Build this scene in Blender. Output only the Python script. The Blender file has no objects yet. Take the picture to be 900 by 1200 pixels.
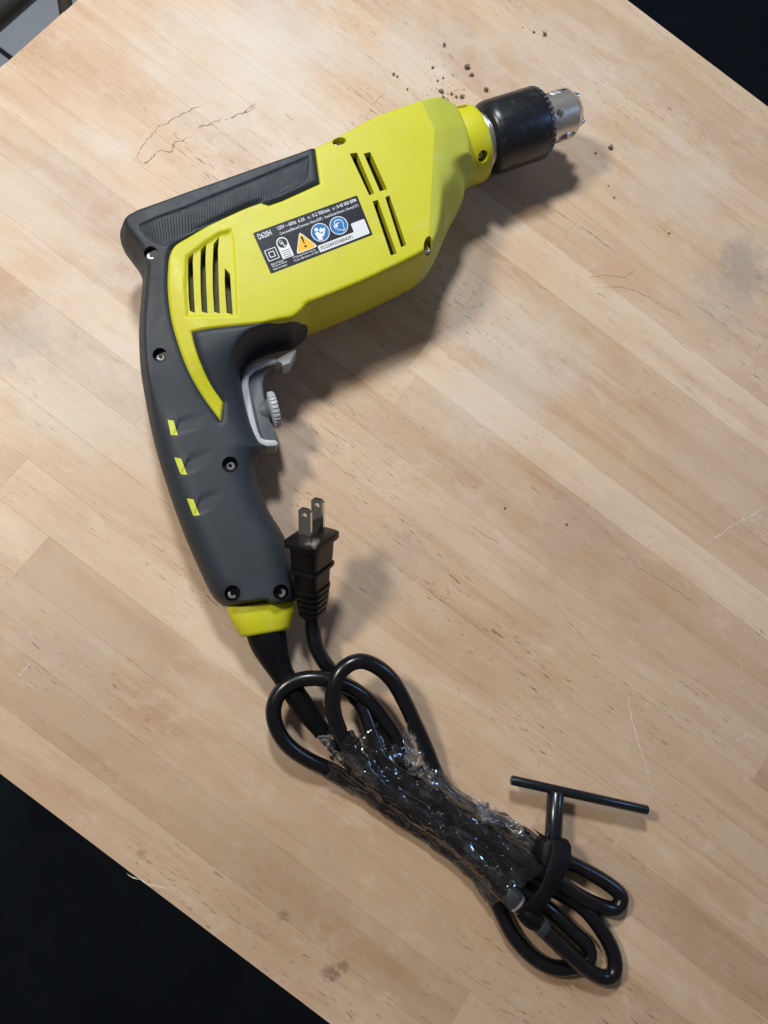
import bpy, bmesh, math, random
import numpy as np
from mathutils import Vector, Matrix, noise
from mathutils.geometry import delaunay_2d_cdt

random.seed(7); np.random.seed(7)
scene = bpy.context.scene
C = scene.collection

# ------------------------------------------------------------------ camera, world, lights
CAM_H = 45.0                      # cm above the table top (all lengths below are centimetres, written out in metres)
F_PX = 900.0
TILT = math.radians(14.3)
HDIR = Vector((0.604, 0.797, 0)).normalized()      # the way the camera leans, across the boards
KDIR = Vector((HDIR.y, -HDIR.x, 0))                # along the boards
CAM_R = Matrix.Rotation(TILT, 3, KDIR)
S = 0.01

cam_data = bpy.data.cameras.new('camera')
cam = bpy.data.objects.new('camera', cam_data); C.objects.link(cam)
cam.matrix_world = Matrix.Translation((0, 0, CAM_H*S)) @ CAM_R.to_4x4()
cam_data.sensor_fit = 'HORIZONTAL'; cam_data.sensor_width = 36.0; cam_data.lens = 36.0*F_PX/900.0
cam_data.clip_start = 0.01; cam_data.clip_end = 50
scene.camera = cam

world = bpy.data.worlds.new('World'); scene.world = world; world.use_nodes = True
bg = world.node_tree.nodes['Background']
bg.inputs[0].default_value = (0.98, 0.90, 0.85, 1); bg.inputs[1].default_value = 0.10

def lamp(name, loc_cm, target_cm, size_cm, watts, col):
    d = bpy.data.lights.new(name, 'AREA'); d.shape = 'DISK'; d.size = size_cm*S; d.energy = watts; d.color = col
    o = bpy.data.objects.new(name, d); C.objects.link(o)
    p = Vector(loc_cm); o.location = p*S
    o.rotation_euler = (Vector(target_cm)-p).to_track_quat('-Z', 'Y').to_euler()
    return o
lamp('ceiling_lamp', (-9, 82, 98), (0, 12, 0), 16, 9.9, (0.90, 0.95, 1.0))
lamp('ceiling_lamp', (-66, 41, 98), (0, 8, 0), 17, 9.2, (1.0, 0.94, 0.86))

lamp('side_lamp', (150, 45, 95), (5, 0, 0), 20, 3.8, (0.30, 0.52, 1.0))

vs = scene.view_settings
vs.view_transform = 'Standard'; vs.look = 'None'; vs.exposure = 0.0; vs.gamma = 1.0; vs.use_curve_mapping = False

# ------------------------------------------------------------------ helpers
def ray(px, py):
    return CAM_R @ Vector(((px-450)/F_PX, -(py-600)/F_PX, -1.0))
def W(px, py, z=0.0):
    """point at height z (cm) that the photograph shows at (px, py)"""
    r = ray(px, py); t = (z-CAM_H)/r.z
    return Vector((0, 0, CAM_H)) + r*t

def root_of(o):
    while o.parent: o = o.parent
    return o
ROOT_INV = {}
def empty(name, loc_cm=(0,0,0), rotz=0.0):
    o = bpy.data.objects.new(name, None); C.objects.link(o)
    o.location = Vector(loc_cm)*S; o.rotation_euler = (0,0,rotz); o.empty_display_size = 0.02
    m = Matrix.Translation(Vector(loc_cm)) @ Matrix.Rotation(rotz, 4, 'Z')
    ROOT_INV[o.name] = m.inverted()
    return o
def tag(o, label=None, cat=None, group=None, kind=None):
    if label: o['label'] = label
    if cat: o['category'] = cat
    if group: o['group'] = group
    if kind: o['kind'] = kind
    return o
def obj(name, verts, faces, mat, parent=None, smooth=40, loc=None):
    """one mesh object; verts are world centimetres"""
    if parent is not None:
        m = ROOT_INV[root_of(parent).name]
        vv = [(m @ Vector(v))*S for v in verts]
    elif loc is not None:
        L = Vector(loc); vv = [(Vector(v)-L)*S for v in verts]
    else:
        vv = [Vector(v)*S for v in verts]
    me = bpy.data.meshes.new(name); me.from_pydata(vv, [], faces); me.validate(); me.update()
    if smooth is not None:
        me.polygons.foreach_set('use_smooth', [True]*len(me.polygons))
        me.set_sharp_from_angle(angle=math.radians(smooth))
    for m_ in (mat if isinstance(mat, (list, tuple)) else [mat]): me.materials.append(m_)
    o = bpy.data.objects.new(name, me); C.objects.link(o)
    if parent is not None: o.parent = parent
    elif loc is not None:
        o.location = Vector(loc)*S
        ROOT_INV[o.name] = Matrix.Translation(Vector(loc)).inverted()
    else:
        ROOT_INV[o.name] = Matrix.Identity(4)
    return o

def catmull(pts, step, closed=False, corners=()):
    """resample control points (Vectors of any size) by a Catmull-Rom spline, corners kept sharp"""
    P = [np.array(p, float) for p in pts]; n = len(P); out = []
    rng = range(n if closed else n-1)
    for i in rng:
        p1, p2 = P[i], P[(i+1) % n]
        p0 = P[(i-1) % n] if (closed or i > 0) else 2*p1-p2
        p3 = P[(i+2) % n] if (closed or i+2 < n) else 2*p2-p1
        if i in corners: p0 = 2*p1-p2
        if (i+1) % n in corners: p3 = 2*p2-p1
        L = np.linalg.norm(p2-p1); k = max(1, int(round(L/step)))
        d01 = max(np.linalg.norm(p1-p0), 1e-6)**.5; d12 = max(L, 1e-6)**.5; d23 = max(np.linalg.norm(p3-p2), 1e-6)**.5
        m1 = (p2-p0)/(d01+d12)*d12 if d01+d12 else p2-p1
        m1 = d12*((p1-p0)/d01-(p2-p0)/(d01+d12)+(p2-p1)/d12)
        m2 = d12*((p2-p1)/d12-(p3-p1)/(d12+d23)+(p3-p2)/d23)
        for j in range(k):
            t = j/k
            out.append((2*t**3-3*t**2+1)*p1+(t**3-2*t**2+t)*m1+(-2*t**3+3*t**2)*p2+(t**3-t**2)*m2)
    if not closed: out.append(P[-1])
    return np.array(out)

def tube(path, rad, seg=20, cap=True, squash=None):
    """path: list of Vectors; rad: number or list -> verts, faces"""
    path = [Vector(p) for p in path]; n = len(path)
    if not hasattr(rad, '__len__'): rad = [rad]*n
    vs_, fs = [], []
    tans = [(path[min(i+1, n-1)]-path[max(i-1, 0)]).normalized() for i in range(n)]
    up = Vector((0,0,1))
    if abs(tans[0].dot(up)) > .95: up = Vector((0,1,0))
    nrm = (up-tans[0]*up.dot(tans[0])).normalized()
    for i in range(n):
        nrm = (nrm-tans[i]*nrm.dot(tans[i])).normalized()
        bi = tans[i].cross(nrm)
        for j in range(seg):
            a = 2*math.pi*j/seg
            vs_.append(path[i]+(nrm*math.cos(a)+bi*math.sin(a))*rad[i])
    for i in range(n-1):
        for j in range(seg):
            k = (j+1) % seg
            fs.append((i*seg+j, i*seg+k, (i+1)*seg+k, (i+1)*seg+j))
    if cap:
        fs.append(tuple(range(seg-1, -1, -1))); fs.append(tuple((n-1)*seg+j for j in range(seg)))
    return vs_, fs

def lathe(profile, origin, ax, u, v, seg=64, fn=None):
    """profile: (x along axis, radius)"""
    vs_, fs = [], []
    for i, (x, r) in enumerate(profile):
        for j in range(seg):
            a = 2*math.pi*j/seg
            rr = r if fn is None else fn(i, x, r, a)
            vs_.append(origin+ax*x+(u*math.cos(a)+v*math.sin(a))*rr)
    n = len(profile)
    for i in range(n-1):
        for j in range(seg):
            k = (j+1) % seg
            fs.append((i*seg+j, (i+1)*seg+j, (i+1)*seg+k, i*seg+k))
    fs.append(tuple(range(seg))); fs.append(tuple((n-1)*seg+j for j in range(seg-1, -1, -1)))
    return vs_, fs

def merge(*parts):
    V, F = [], []
    for v, f in parts:
        o = len(V); V += list(v); F += [tuple(i+o for i in q) for q in f]
    return V, F

def cut(o, cutters):
    """boolean difference, cutters thrown away"""
    for c in cutters:
        m = o.modifiers.new('b', 'BOOLEAN'); m.operation = 'DIFFERENCE'; m.solver = 'EXACT'; m.object = c
    bpy.context.view_layer.update()
    dg = bpy.context.evaluated_depsgraph_get()
    me = bpy.data.meshes.new_from_object(o.evaluated_get(dg))
    o.modifiers.clear(); o.data = me
    me.polygons.foreach_set('use_smooth', [True]*len(me.polygons)); me.set_sharp_from_angle(angle=math.radians(24))
    for c in cutters: bpy.data.objects.remove(c)

# ------------------------------------------------------------------ materials
class NT:
    def __init__(s, name):
        s.m = bpy.data.materials.new(name); s.m.use_nodes = True
        s.t = s.m.node_tree; s.b = s.t.nodes['Principled BSDF']
    def n(s, typ, **kw):
        nd = s.t.nodes.new(typ)
        for k, v in kw.items():
            if k.startswith('_'): setattr(nd, k[1:], v)
        return nd
    def link(s, a, b): s.t.links.new(a, b)
    def val(s, x, sock):
        if isinstance(x, (int, float)): sock.default_value = x
        elif isinstance(x, (tuple, list)): sock.default_value = x
        else: s.link(x, sock)
    def math(s, op, a, b=0.0, c=None, clamp=False):
        nd = s.t.nodes.new('ShaderNodeMath'); nd.operation = op; nd.use_clamp = clamp
        s.val(a, nd.inputs[0]); s.val(b, nd.inputs[1])
        if c is not None: s.val(c, nd.inputs[2])
        return nd.outputs[0]
    def mix(s, f, a, b, mode='MIX'):
        nd = s.t.nodes.new('ShaderNodeMix'); nd.data_type = 'RGBA'; nd.blend_type = mode
        s.val(f, nd.inputs[0]); s.val(a, nd.inputs[6]); s.val(b, nd.inputs[7]); return nd.outputs[2]
    def noise(s, vec, scale, detail=2, rough=.5, dist=0.0):
        nd = s.t.nodes.new('ShaderNodeTexNoise'); nd.inputs['Scale'].default_value = scale
        nd.inputs['Detail'].default_value = detail; nd.inputs['Roughness'].default_value = rough; nd.inputs['Distortion'].default_value = dist
        if vec is not None: s.link(vec, nd.inputs['Vector'])
        return nd.outputs['Fac']
    def ramp(s, f, stops):
        nd = s.t.nodes.new('ShaderNodeValToRGB'); cr = nd.color_ramp
        while len(cr.elements) < len(stops): cr.elements.new(.5)
        for e, (p, c) in zip(cr.elements, stops):
            e.position = p; e.color = c if len(c) == 4 else (*c, 1)
        s.link(f, nd.inputs[0]); return nd.outputs[0]
    def smooth(s, x, lo, hi):
        nd = s.t.nodes.new('ShaderNodeMapRange'); nd.interpolation_type = 'SMOOTHSTEP'
        s.val(x, nd.inputs[0]); nd.inputs[1].default_value = lo; nd.inputs[2].default_value = hi
        return nd.outputs[0]
    def bump(s, h, strength, dist):
        nd = s.t.nodes.new('ShaderNodeBump'); nd.inputs['Strength'].default_value = strength; nd.inputs['Distance'].default_value = dist
        s.link(h, nd.inputs['Height']); s.link(nd.outputs[0], s.b.inputs['Normal'])
    def coord(s, which='Object', ob=None):
        nd = s.t.nodes.new('ShaderNodeTexCoord')
        if ob: nd.object = ob
        return nd.outputs[which]

def plastic(name, col, rough, grain=0.15, gscale=2500, var=.06, spec=.5, dust=0.0, grime=0.0, dustcol=(.6,.55,.45,1)):
    m = NT(name); co = m.coord()
    big = m.noise(co, 60, 4, .6)
    c1 = (*[x*(1-var) for x in col], 1); c2 = (*[min(1, x*(1+var)) for x in col], 1)
    base = m.mix(big, c1, c2)
    if dust:
        d = m.math('MULTIPLY', m.smooth(m.noise(co, 90, 6, .7), .52, .75), dust)
        base = m.mix(d, base, dustcol)
    if name == 'lime_plastic':
        base = m.mix(m.math('MULTIPLY', m.smooth(m.noise(co, 34, 7, .78, .5), .58, .72), .30), base, (.17,.165,.03,1))
        base = m.mix(m.math('MULTIPLY', m.smooth(m.noise(co, 420, 3, .6, 2.0), .70, .76), .35), base, (.62,.63,.35,1))
    if name == 'charcoal_rubber':
        base = m.mix(m.math('MULTIPLY', m.smooth(m.noise(co, 500, 3, .6, 2.0), .70, .76), .30), base, (.16,.16,.16,1))
    m.link(base, m.b.inputs['Base Color'])
    fine = m.noise(co, gscale, 2)
    m.link(m.math('ADD', m.math('MULTIPLY', m.noise(co, 180, 5, .65), .22), rough-.11), m.b.inputs['Roughness'])
    m.b.inputs['Specular IOR Level'].default_value = spec
    m.bump(fine, grain, .0002)
    return m.m
def metal(name, col, rough, scratch=.2):
    m = NT(name); co = m.coord()
    m.b.inputs['Metallic'].default_value = .85
    m.link(m.mix(m.noise(co, 300, 4, .6), (*[c*.8 for c in col], 1), (*col, 1)), m.b.inputs['Base Color'])
    m.link(m.math('ADD', m.math('MULTIPLY', m.noise(co, 700, 3), scratch), rough), m.b.inputs['Roughness'])
    return m.m
def flat(name, col, rough=.5):
    m = NT(name); m.b.inputs['Base Color'].default_value = (*col, 1); m.b.inputs['Specular IOR Level'].default_value = .18
    co = m.coord(); m.link(m.math('ADD', m.math('MULTIPLY', m.noise(co, 400, 3), .15), rough-.07), m.b.inputs['Roughness'])
    return m.m

M = {}
M['yellow'] = plastic('lime_plastic', (.53, .515, .012), .44, .10, 1800, .06, .42, .14, (.50,.50,.22,1))
M['gear'] = plastic('lime_sheen_plastic', (.45, .485, .06), .5, .10, 1800, .06, .4, .18, (.50,.52,.26,1))  # lime again, with the reflected sheen of the shoulder put into the colour
M['slot_shade'] = plastic('shaded_slot_lime', (.085, .08, .012), .6, .1)  # shade deep in the louvre slots, painted as a dark lime floor
M['yellow2'] = plastic('lime_rubber', (.55, .60, .05), .5, .08)
M['grip'] = plastic('charcoal_rubber', (.022, .029, .038), .55, .18, 2600, .10, .42, .0, (.18,.18,.18,1))
M['black'] = plastic('black_plastic', (.004, .004, .005), .36, .04, 1500, .2, .35)
M['cord'] = plastic('black_vinyl', (.005, .005, .007), .26, .015, 900, .3, .5)
M['boot'] = plastic('black_boot_rubber', (.004, .004, .005), .5, .06, 1200, .2, .16)
M['hole'] = flat('dark_cavity', (.004, .004, .004), .8)
M['grey'] = plastic('light_grey_plastic', (.44, .45, .47), .45, .1)
M['greydark'] = plastic('slate_plastic', (.085, .095, .11), .5, .15)
M['chuck'] = plastic('blackened_steel', (.008, .010, .014), .33, .04, 1400, .3, .55, .08, (.06,.06,.06,1))
M['steel'] = metal('steel', (.72, .70, .68), .2, .2)
M['blade'] = metal('nickel_blade', (.80, .78, .75), .07, .12)
M['blade'].node_tree.nodes['Principled BSDF'].inputs['Metallic'].default_value = 1.0
M['teeth'] = metal('dark_tooth_steel', (.20, .20, .21), .35, .25)
M['rust'] = plastic('rusty_steel', (.20, .09, .06), .8, .5, 900, .4)
M['keysteel'] = plastic('black_oxide_steel', (.006, .008, .012), .26, .03, 1200, .3, .6)
M['label'] = flat('label_black', (.010, .013, .020), .38)
M['print'] = flat('label_print', (.72, .74, .76), .45)
M['silver'] = flat('label_white_panel', (.66, .68, .70), .45)
M['amber'] = flat('label_amber', (.80, .47, .04), .45)
M['blue'] = flat('label_blue', (.02, .16, .42), .45)
M['cuff'] = NT('cloudy_clear_plastic').m
_b = M['cuff'].node_tree.nodes['Principled BSDF']
_b.inputs['Base Color'].default_value = (.16,.18,.21,1); _b.inputs['Roughness'].default_value = .3; _b.inputs['Alpha'].default_value = .16
M['crumb'] = plastic('dry_dirt', (.24, .185, .14), .95, .8, 1500, .5, .1)
M['tube'] = plastic('dark_painted_tube', (.055, .047, .036), .4, .1)
M['leg'] = plastic('painted_steel_leg', (.05,.05,.055), .5)

# ------------------------------------------------------------------ floor and mats
FZ = -88.0
def bxv(c, sx, sy, sz, rotz=0, bev=0):
    """box (chamfered top edges) centred at c; returns verts, faces"""
    R = Matrix.Rotation(rotz, 3, 'Z'); c = Vector(c); hx, hy, hz = sx/2, sy/2, sz/2
    ring = lambda ix, iy, z: [c+R @ Vector((x*ix, y*iy, z)) for x, y in ((-1,-1),(1,-1),(1,1),(-1,1))]
    if bev:
        V = ring(hx, hy, -hz)+ring(hx, hy, hz-bev)+ring(hx-bev, hy-bev, hz)
        k = 3
    else:
        V = ring(hx, hy, -hz)+ring(hx, hy, hz); k = 2
    F = [(3,2,1,0), tuple(range(4*(k-1), 4*k))]
    for l in range(k-1):
        for j in range(4):
            a = l*4+j; b = l*4+(j+1) % 4
            F.append((a, b, b+4, a+4))
    return V, F
fm = NT('grey_floor_paint'); co = fm.coord()
fm.link(fm.mix(fm.noise(co, 14, 6, .65), (.52,.59,.67,1), (.62,.68,.75,1)), fm.b.inputs['Base Color']); fm.b.inputs['Roughness'].default_value = .55
gm = flat('floor_joint_grey', (.03,.035,.04), .9)
floor = tag(obj('floor', *bxv((0,0,FZ-2), 700, 700, 3), gm, loc=(0,0,FZ-2)), kind='structure')
tile_c = W(8, 64, FZ)
TROT = math.radians(-37)
TR = Matrix.Rotation(TROT, 3, 'Z')
for i in range(-2, 3):
    for j in range(-2, 3):
        c = Vector((tile_c.x, tile_c.y, FZ-.25)) + TR @ Vector((60*i-21, 60*j+30.0, 0))
        o = obj('floor_tile', *bxv(c, 59.0, 59.0, .5, TROT, .1), fm.m, floor)
mm = NT('black_rubber_mat'); co = mm.coord()
mm.link(mm.mix(mm.smooth(mm.noise(co, 900, 2), .80, .83), mm.mix(mm.noise(co, 7, 6, .65), (.004,.007,.012,1), (.016,.023,.036,1)), (.4,.4,.4,1)), mm.b.inputs['Base Color']); mm.b.inputs['Roughness'].default_value = .85
mm.b.inputs['Specular IOR Level'].default_value = .15
mm.bump(mm.noise(co, 900, 3), .4, .001)

# ------------------------------------------------------------------ table
uv_of = lambda p: (p.dot(KDIR), p.dot(HDIR))
v_lo = (uv_of(W(0,905))[1]+uv_of(W(385,1200))[1])/2
v_hi = (uv_of(W(735,0))[1]+uv_of(W(900,125))[1])/2
u_lo = (uv_of(W(0,80))[0]+uv_of(W(90,0))[0])/2
print('TABLE', v_lo, v_hi, u_lo, uv_of(W(0,80)), uv_of(W(90,0)), uv_of(W(0,905)), uv_of(W(385,1200)), uv_of(W(735,0)), uv_of(W(900,125)))
TABLE_L = 125.0
TH = 3.8
ang = math.atan2(KDIR.y, KDIR.x)
tc = KDIR*(u_lo+TABLE_L/2)+HDIR*((v_lo+v_hi)/2)
table = empty('workbench', (tc.x, tc.y, FZ), ang)
tag(table, 'pale butcher-block workbench with worn, scratched glued wooden staves', 'workbench')
TP = lambda u, v, z=0.0: KDIR*u+HDIR*v+Vector((0,0,z))

wood = NT('worn_beech'); wt = wood
co = wood.coord('Object', table)
oi = wood.n('ShaderNodeObjectInfo')
rnd = oi.outputs['Random']
sep = wood.n('ShaderNodeSeparateXYZ'); wood.link(co, sep.inputs[0])
def wv(sx, sy, off=0.0):
    cb = wood.n('ShaderNodeCombineXYZ')
    wood.link(wood.math('MULTIPLY', sep.outputs[0], sx), cb.inputs[0]); wood.link(wood.math('MULTIPLY', sep.outputs[1], sy), cb.inputs[1])
    wood.link(wood.math('MULTIPLY_ADD', rnd, 37.0, off), cb.inputs[2]); return cb.outputs[0]
def wv0(sx, sy, off=0.0):
    cb = wood.n('ShaderNodeCombineXYZ')
    wood.link(wood.math('MULTIPLY', sep.outputs[0], sx), cb.inputs[0]); wood.link(wood.math('MULTIPLY', sep.outputs[1], sy), cb.inputs[1])
    cb.inputs[2].default_value = off; return cb.outputs[0]
tone = wood.ramp(rnd, [(0,(.45,.312,.198)), (.2,(.605,.448,.308)), (.4,(.495,.348,.225)), (.6,(.66,.512,.37)), (.8,(.53,.373,.242)), (1,(.615,.46,.318))])
figure = wood.noise(wv(3.2, 38), 1.0, 5, .6, 1.6)
fine = wood.noise(wv(16, 330, 5), 1.0, 4, .6, .5)
blot = wood.noise(wv0(9, 16, 3), 1.0, 4, .55)
c0 = wood.mix(wood.math('MULTIPLY', wood.smooth(figure, .45, .68), .50), tone, (.80,.69,.59,1), 'MULTIPLY')
c0 = wood.mix(wood.math('MULTIPLY', wood.smooth(fine, .48, .75), .20), c0, (.76,.64,.53,1), 'MULTIPLY')
c0 = wood.mix(wood.math('MULTIPLY', wood.smooth(blot, .44, .70), .5), c0, (.80,.68,.57,1), 'MULTIPLY')
fine2 = wood.noise(wv(48, 1500, 17), 1.0, 3, .6, .2)
c0 = wood.mix(wood.math('MULTIPLY', wood.smooth(fine2, .50, .68), .28), c0, (.72,.59,.47,1), 'MULTIPLY')
# pale, bleached wear
worn = wood.smooth(wood.noise(wv0(5, 11, 21), 1.0, 7, .72), .47, .70)
c0 = wood.mix(wood.math('MULTIPLY', worn, .42), c0, (.66,.54,.425,1))
worn2 = wood.smooth(wood.noise(wv0(26, 48, 61), 1.0, 6, .72, .6), .52, .72)
c0 = wood.mix(wood.math('MULTIPLY', worn2, .34), c0, (.68,.565,.455,1))
# pores: short dark dashes along the grain, gathered in patches
patch = wood.smooth(wood.noise(wv0(6, 14, 9), 1.0, 4, .65),   .46, .61)
pore = wood.smooth(wood.noise(wv(130, 1000, 1), 1.0, 2, .5, .3), .645, .71)
pore2 = wood.smooth(wood.noise(wv(75, 620, 13), 1.0, 2, .5, .3), .69, .74)
pm = wood.math('MULTIPLY', wood.math('MAXIMUM', pore, pore2), wood.math('MULTIPLY_ADD', patch, .95, .02), clamp=True)
c0 = wood.mix(wood.math('MULTIPLY', pm, .85), c0, (.16,.105,.07,1))
# grime in the grain
grime = wood.math('MULTIPLY', wood.smooth(wood.noise(wv0(10, 26, 77), 1.0, 6, .7), .54, .74), .18)
c0 = wood.mix(grime, c0, (.36,.29,.23,1))
# faint dents and pale nicks
nick = wood.smooth(wood.noise(wv0(260, 330, 31), 1.0, 3, .55, 1.5), .735, .77)
c0 = wood.mix(wood.math('MULTIPLY', nick, .5), c0, (.80,.76,.70,1))
g2 = fine
# grey grime smudges, and pale wear with painted sheen, fixed on the bench top
def smudge(px, py, rad, amount, col):
    global c0
    p = W(px, py); u, v = uv_of(p); cu, cv = uv_of(tc)
    du = wood.math('SUBTRACT', sep.outputs[0], (u-cu)*S); dv = wood.math('SUBTRACT', sep.outputs[1], (v-cv)*S)
    d = wood.math('SQRT', wood.math('ADD', wood.math('MULTIPLY', du, du), wood.math('MULTIPLY', dv, dv)))
    d = wood.math('ADD', d, wood.math('MULTIPLY', wood.math('SUBTRACT', wood.noise(wv0(1.3/(rad*S), 2.0/(rad*S), px), 1.0, 6, .72), .5), rad*S*3.2))
    f = wood.math('SUBTRACT', 1.0, wood.smooth(d, rad*S*.15, rad*S*1.1))
    c0 = wood.mix(wood.math('MULTIPLY', f, amount), c0, col)
for px_, py_, rd_, am_ in ((280, 90, 9, .42), (90, 430, 7, .40), (330, 40, 6, .35), (60, 220, 6, .3), (600, 430, 6, .38), (660, 90, 7, .3), (800, 210, 5, .3), (500, 70, 6, .35)):
    smudge(px_, py_, rd_, am_*1.15, (.60,.555,.49,1))  # pale wear, plus the whitish lamp sheen of the boards painted in
smudge(300, 1010, 6, .35, (.42,.31,.21,1)); smudge(120, 690, 4, .3, (.50,.35,.23,1)); smudge(560, 1140, 6, .35, (.45,.31,.20,1)); smudge(800, 880, 6, .30, (.50,.36,.24,1))
smudge(640, 720, 3.2, .35, (.46,.31,.20,1)); smudge(60, 640, 3.0, .35, (.46,.33,.23,1)); smudge(120, 560, 3.5, .22, (.48,.36,.26,1)); smudge(430, 1060, 4, .25, (.47,.33,.22,1))
smudge(872, 312, 2.7, .48, (.24,.22,.21,1))
smudge(850, 350, 3.6, .25, (.30,.27,.25,1))
smudge(388, 1140, .55, .75, (.15,.10,.065,1)); smudge(402, 1132, .4, .7, (.17,.11,.07,1))
smudge(332, 1073, .4, .65, (.20,.13,.09,1))
smudge(165, 1000, .35, .6, (.25,.16,.10,1))
smudge(150, 300, 3.5, .22, (.34,.29,.25,1))
smudge(10, 400, 2.4, .35, (.30,.27,.25,1))
smudge(80, 760, 5.0, .30, (.42,.36,.31,1))
smudge(700, 615, 4.0, .22, (.40,.34,.30,1))
smudge(720, 322, 1.9, .45, (.52,.32,.20,1))
smudge(860, 560, 4.5, .30, (.50,.36,.25,1))
smudge(470, 655, 3.0, .25, (.36,.31,.27,1))
wood.link(c0, wood.b.inputs['Base Color'])
wood.link(wood.math('ADD', wood.math('MULTIPLY', wood.noise(wv0(40, 70, 2), 1.0, 4, .6), .22), .40), wood.b.inputs['Roughness'])
wood.b.inputs['Specular IOR Level'].default_value = .5
hgt = wood.math('SUBTRACT', wood.math('SUBTRACT', wood.math('MULTIPLY', g2, .35), wood.math('MULTIPLY', fine2, .3)), pm)
wood.bump(hgt, .35, .0006)
M['wood'] = wood.m

rw = random.Random(11)
vv = v_lo
rows = []
while vv < v_hi-1e-6:
    w_ = rw.uniform(2.35, 3.05)
    if v_hi-(vv+w_) < 1.5: w_ = v_hi-vv
    rows.append((vv, w_)); vv += w_
for v0, w_ in rows:
    u = u_lo+rw.uniform(-.06, .05); end = u_lo+TABLE_L; first = True
    while u < end-1e-6:
        L = rw.uniform(18, 75) if first else rw.uniform(45, 85)
        first = False
        if end-(u+L) < 20: L = end-u
        c = TP(u+L/2, v0+w_/2, -TH/2+rw.uniform(-.004, .0))
        obj('stave', *bxv(c, L-.002, w_-.003, TH, ang, .008), M['wood'], table, smooth=None)
        u += L
# frame and legs under the top
for su in (1, -1):
    for sv in (1, -1):
        p = tc+KDIR*su*(TABLE_L/2-9)+HDIR*sv*((v_hi-v_lo)/2-7)
        obj('leg', *bxv((p.x, p.y, (FZ-TH)/2), 6, 6, -FZ-TH, ang, .2), M['leg'], table, smooth=None)

# surface damage: cracks, splinters, scratches as shallow slivers let into the top
def sliver(pxs, wpx, z=.006, jit=.0, seed=0):
    r = random.Random(seed)
    P = catmull([tuple(W(x, y)[:2]) for x, y in pxs], .12)
    V, F = [], []; n = len(P)
    for i, p in enumerate(P):
        t = P[min(i+1, n-1)]-P[max(i-1, 0)]; t = t/np.linalg.norm(t); nn = np.array((-t[1], t[0]))
        k = i/(n-1); w_ = wpx*.05*.5*(min(1, 5*k, 5*(1-k))*.9+.1)*(1+r.uniform(-jit, jit))
        q = p+nn*jit*(.015*r.uniform(-1, 1)+.16*noise.noise(Vector((i*.22, seed*7.7, 1)))+.06*noise.noise(Vector((i*.6, seed*3.1, 5)))); w_ *= .35+.65*abs(noise.noise(Vector((i*.5, seed*1.3, 9))))*2.2 if jit > .7 else 1
        V += [(*(q+nn*w_), z), (*(q-nn*w_), z)]
        if i: F.append((2*i-2, 2*i, 2*i+1, 2*i-1))
    return V, F
crackm = flat('crack_brown', (.31,.23,.17), .9)
crackm2 = flat('grain_line_brown', (.36,.25,.17), .8)
scrm = flat('scratch_pale', (.68,.63,.565), .7)
crack_paths = [
 [(158,188),(166,172),(176,160),(186,150),(200,141),(214,134),(226,127),(240,123)],
 [(161,186),(168,192),(174,188),(186,178),(200,176),(206,168),(216,162),(224,160)],
 [(230,151),(240,147),(252,144),(262,138)], [(262,140),(272,138),(280,134),(290,131),(300,123)], [(283,135),(292,126),(301,121)],
]
for i, p in enumerate(crack_paths):
    obj('crack', *sliver(p, 1.6, .006, 1.0, i), crackm, table, smooth=None)
for i, p in enumerate([[(672,262),(690,272),(705,283),(722,298)], [(630,236),(655,250),(675,263)],
                       [(690,325),(710,322),(728,325),(748,316)], [(696,338),(720,336),(745,341),(770,355),(800,371)],
                       [(783,391),(800,404),(815,414)], [(640,1000),(662,1012)], [(700,1020),(725,1040),(748,1060)],
                       [(540,1135),(560,1152),(585,1166),(612,1186)], [(595,1003),(612,1015),(628,1024)], [(740,662),(765,675),(800,697),(830,720)],
                       [(436,121),(452,109)], [(480,108),(500,122)], [(640,340),(630,335)], [(770,262),(790,283)], [(330,1055),(332,1070),(329,1080)],
                       [(500,690),(530,712)], [(590,640),(560,622),(545,614)], [(650,705),(668,730),(690,752)], [(688,760),(705,774)], [(745,810),(775,835)]]):
    obj('crack', *sliver(p, 1.2 if i else 2.0, .006, .8, 50+i), crackm2 if i % 3 else crackm, table, smooth=None)
for i, (p, w_) in enumerate([([(109,362),(100,395),(92,436)], 1.1), ([(148,1023),(165,1032),(201,1042)], 1.6), ([(820,640),(850,622),(898,592)], 1.6),
                        ([(846,628),(880,612),(898,600)], 1.0), ([(725,470),(780,456),(838,444)], .9), ([(806,466),(836,461),(838,472)], 1.2),
                        ([(733,800),(742,850),(752,880),(764,930)], 1.7), ([(838,672),(842,690),(850,700)], .9), ([(545,385),(552,400),(547,420)], .9),
                        ([(20,795),(30,782),(38,775)], 1.3), ([(96,810),(102,803)], 1.4), ([(114,655),(118,642)], 1.2), ([(170,660),(186,676)], 1.0),
                        ([(480,690),(492,676),(498,668)], 1.2), ([(556,244),(561,262),(566,276)], 1.6), ([(850,878),(880,858)], .9), ([(775,760),(782,776)], 1.3),
                        ([(865,770),(872,788)], 1.1), ([(610,385),(612,392)], 1.0), ([(700,308),(690,314),(682,318)], 1.3), ([(60,515),(72,500)], 1.0)]):
    obj('scratch', *sliver(p, w_*.65, .007, .8, 90+i), scrm, table, smooth=None)

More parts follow.
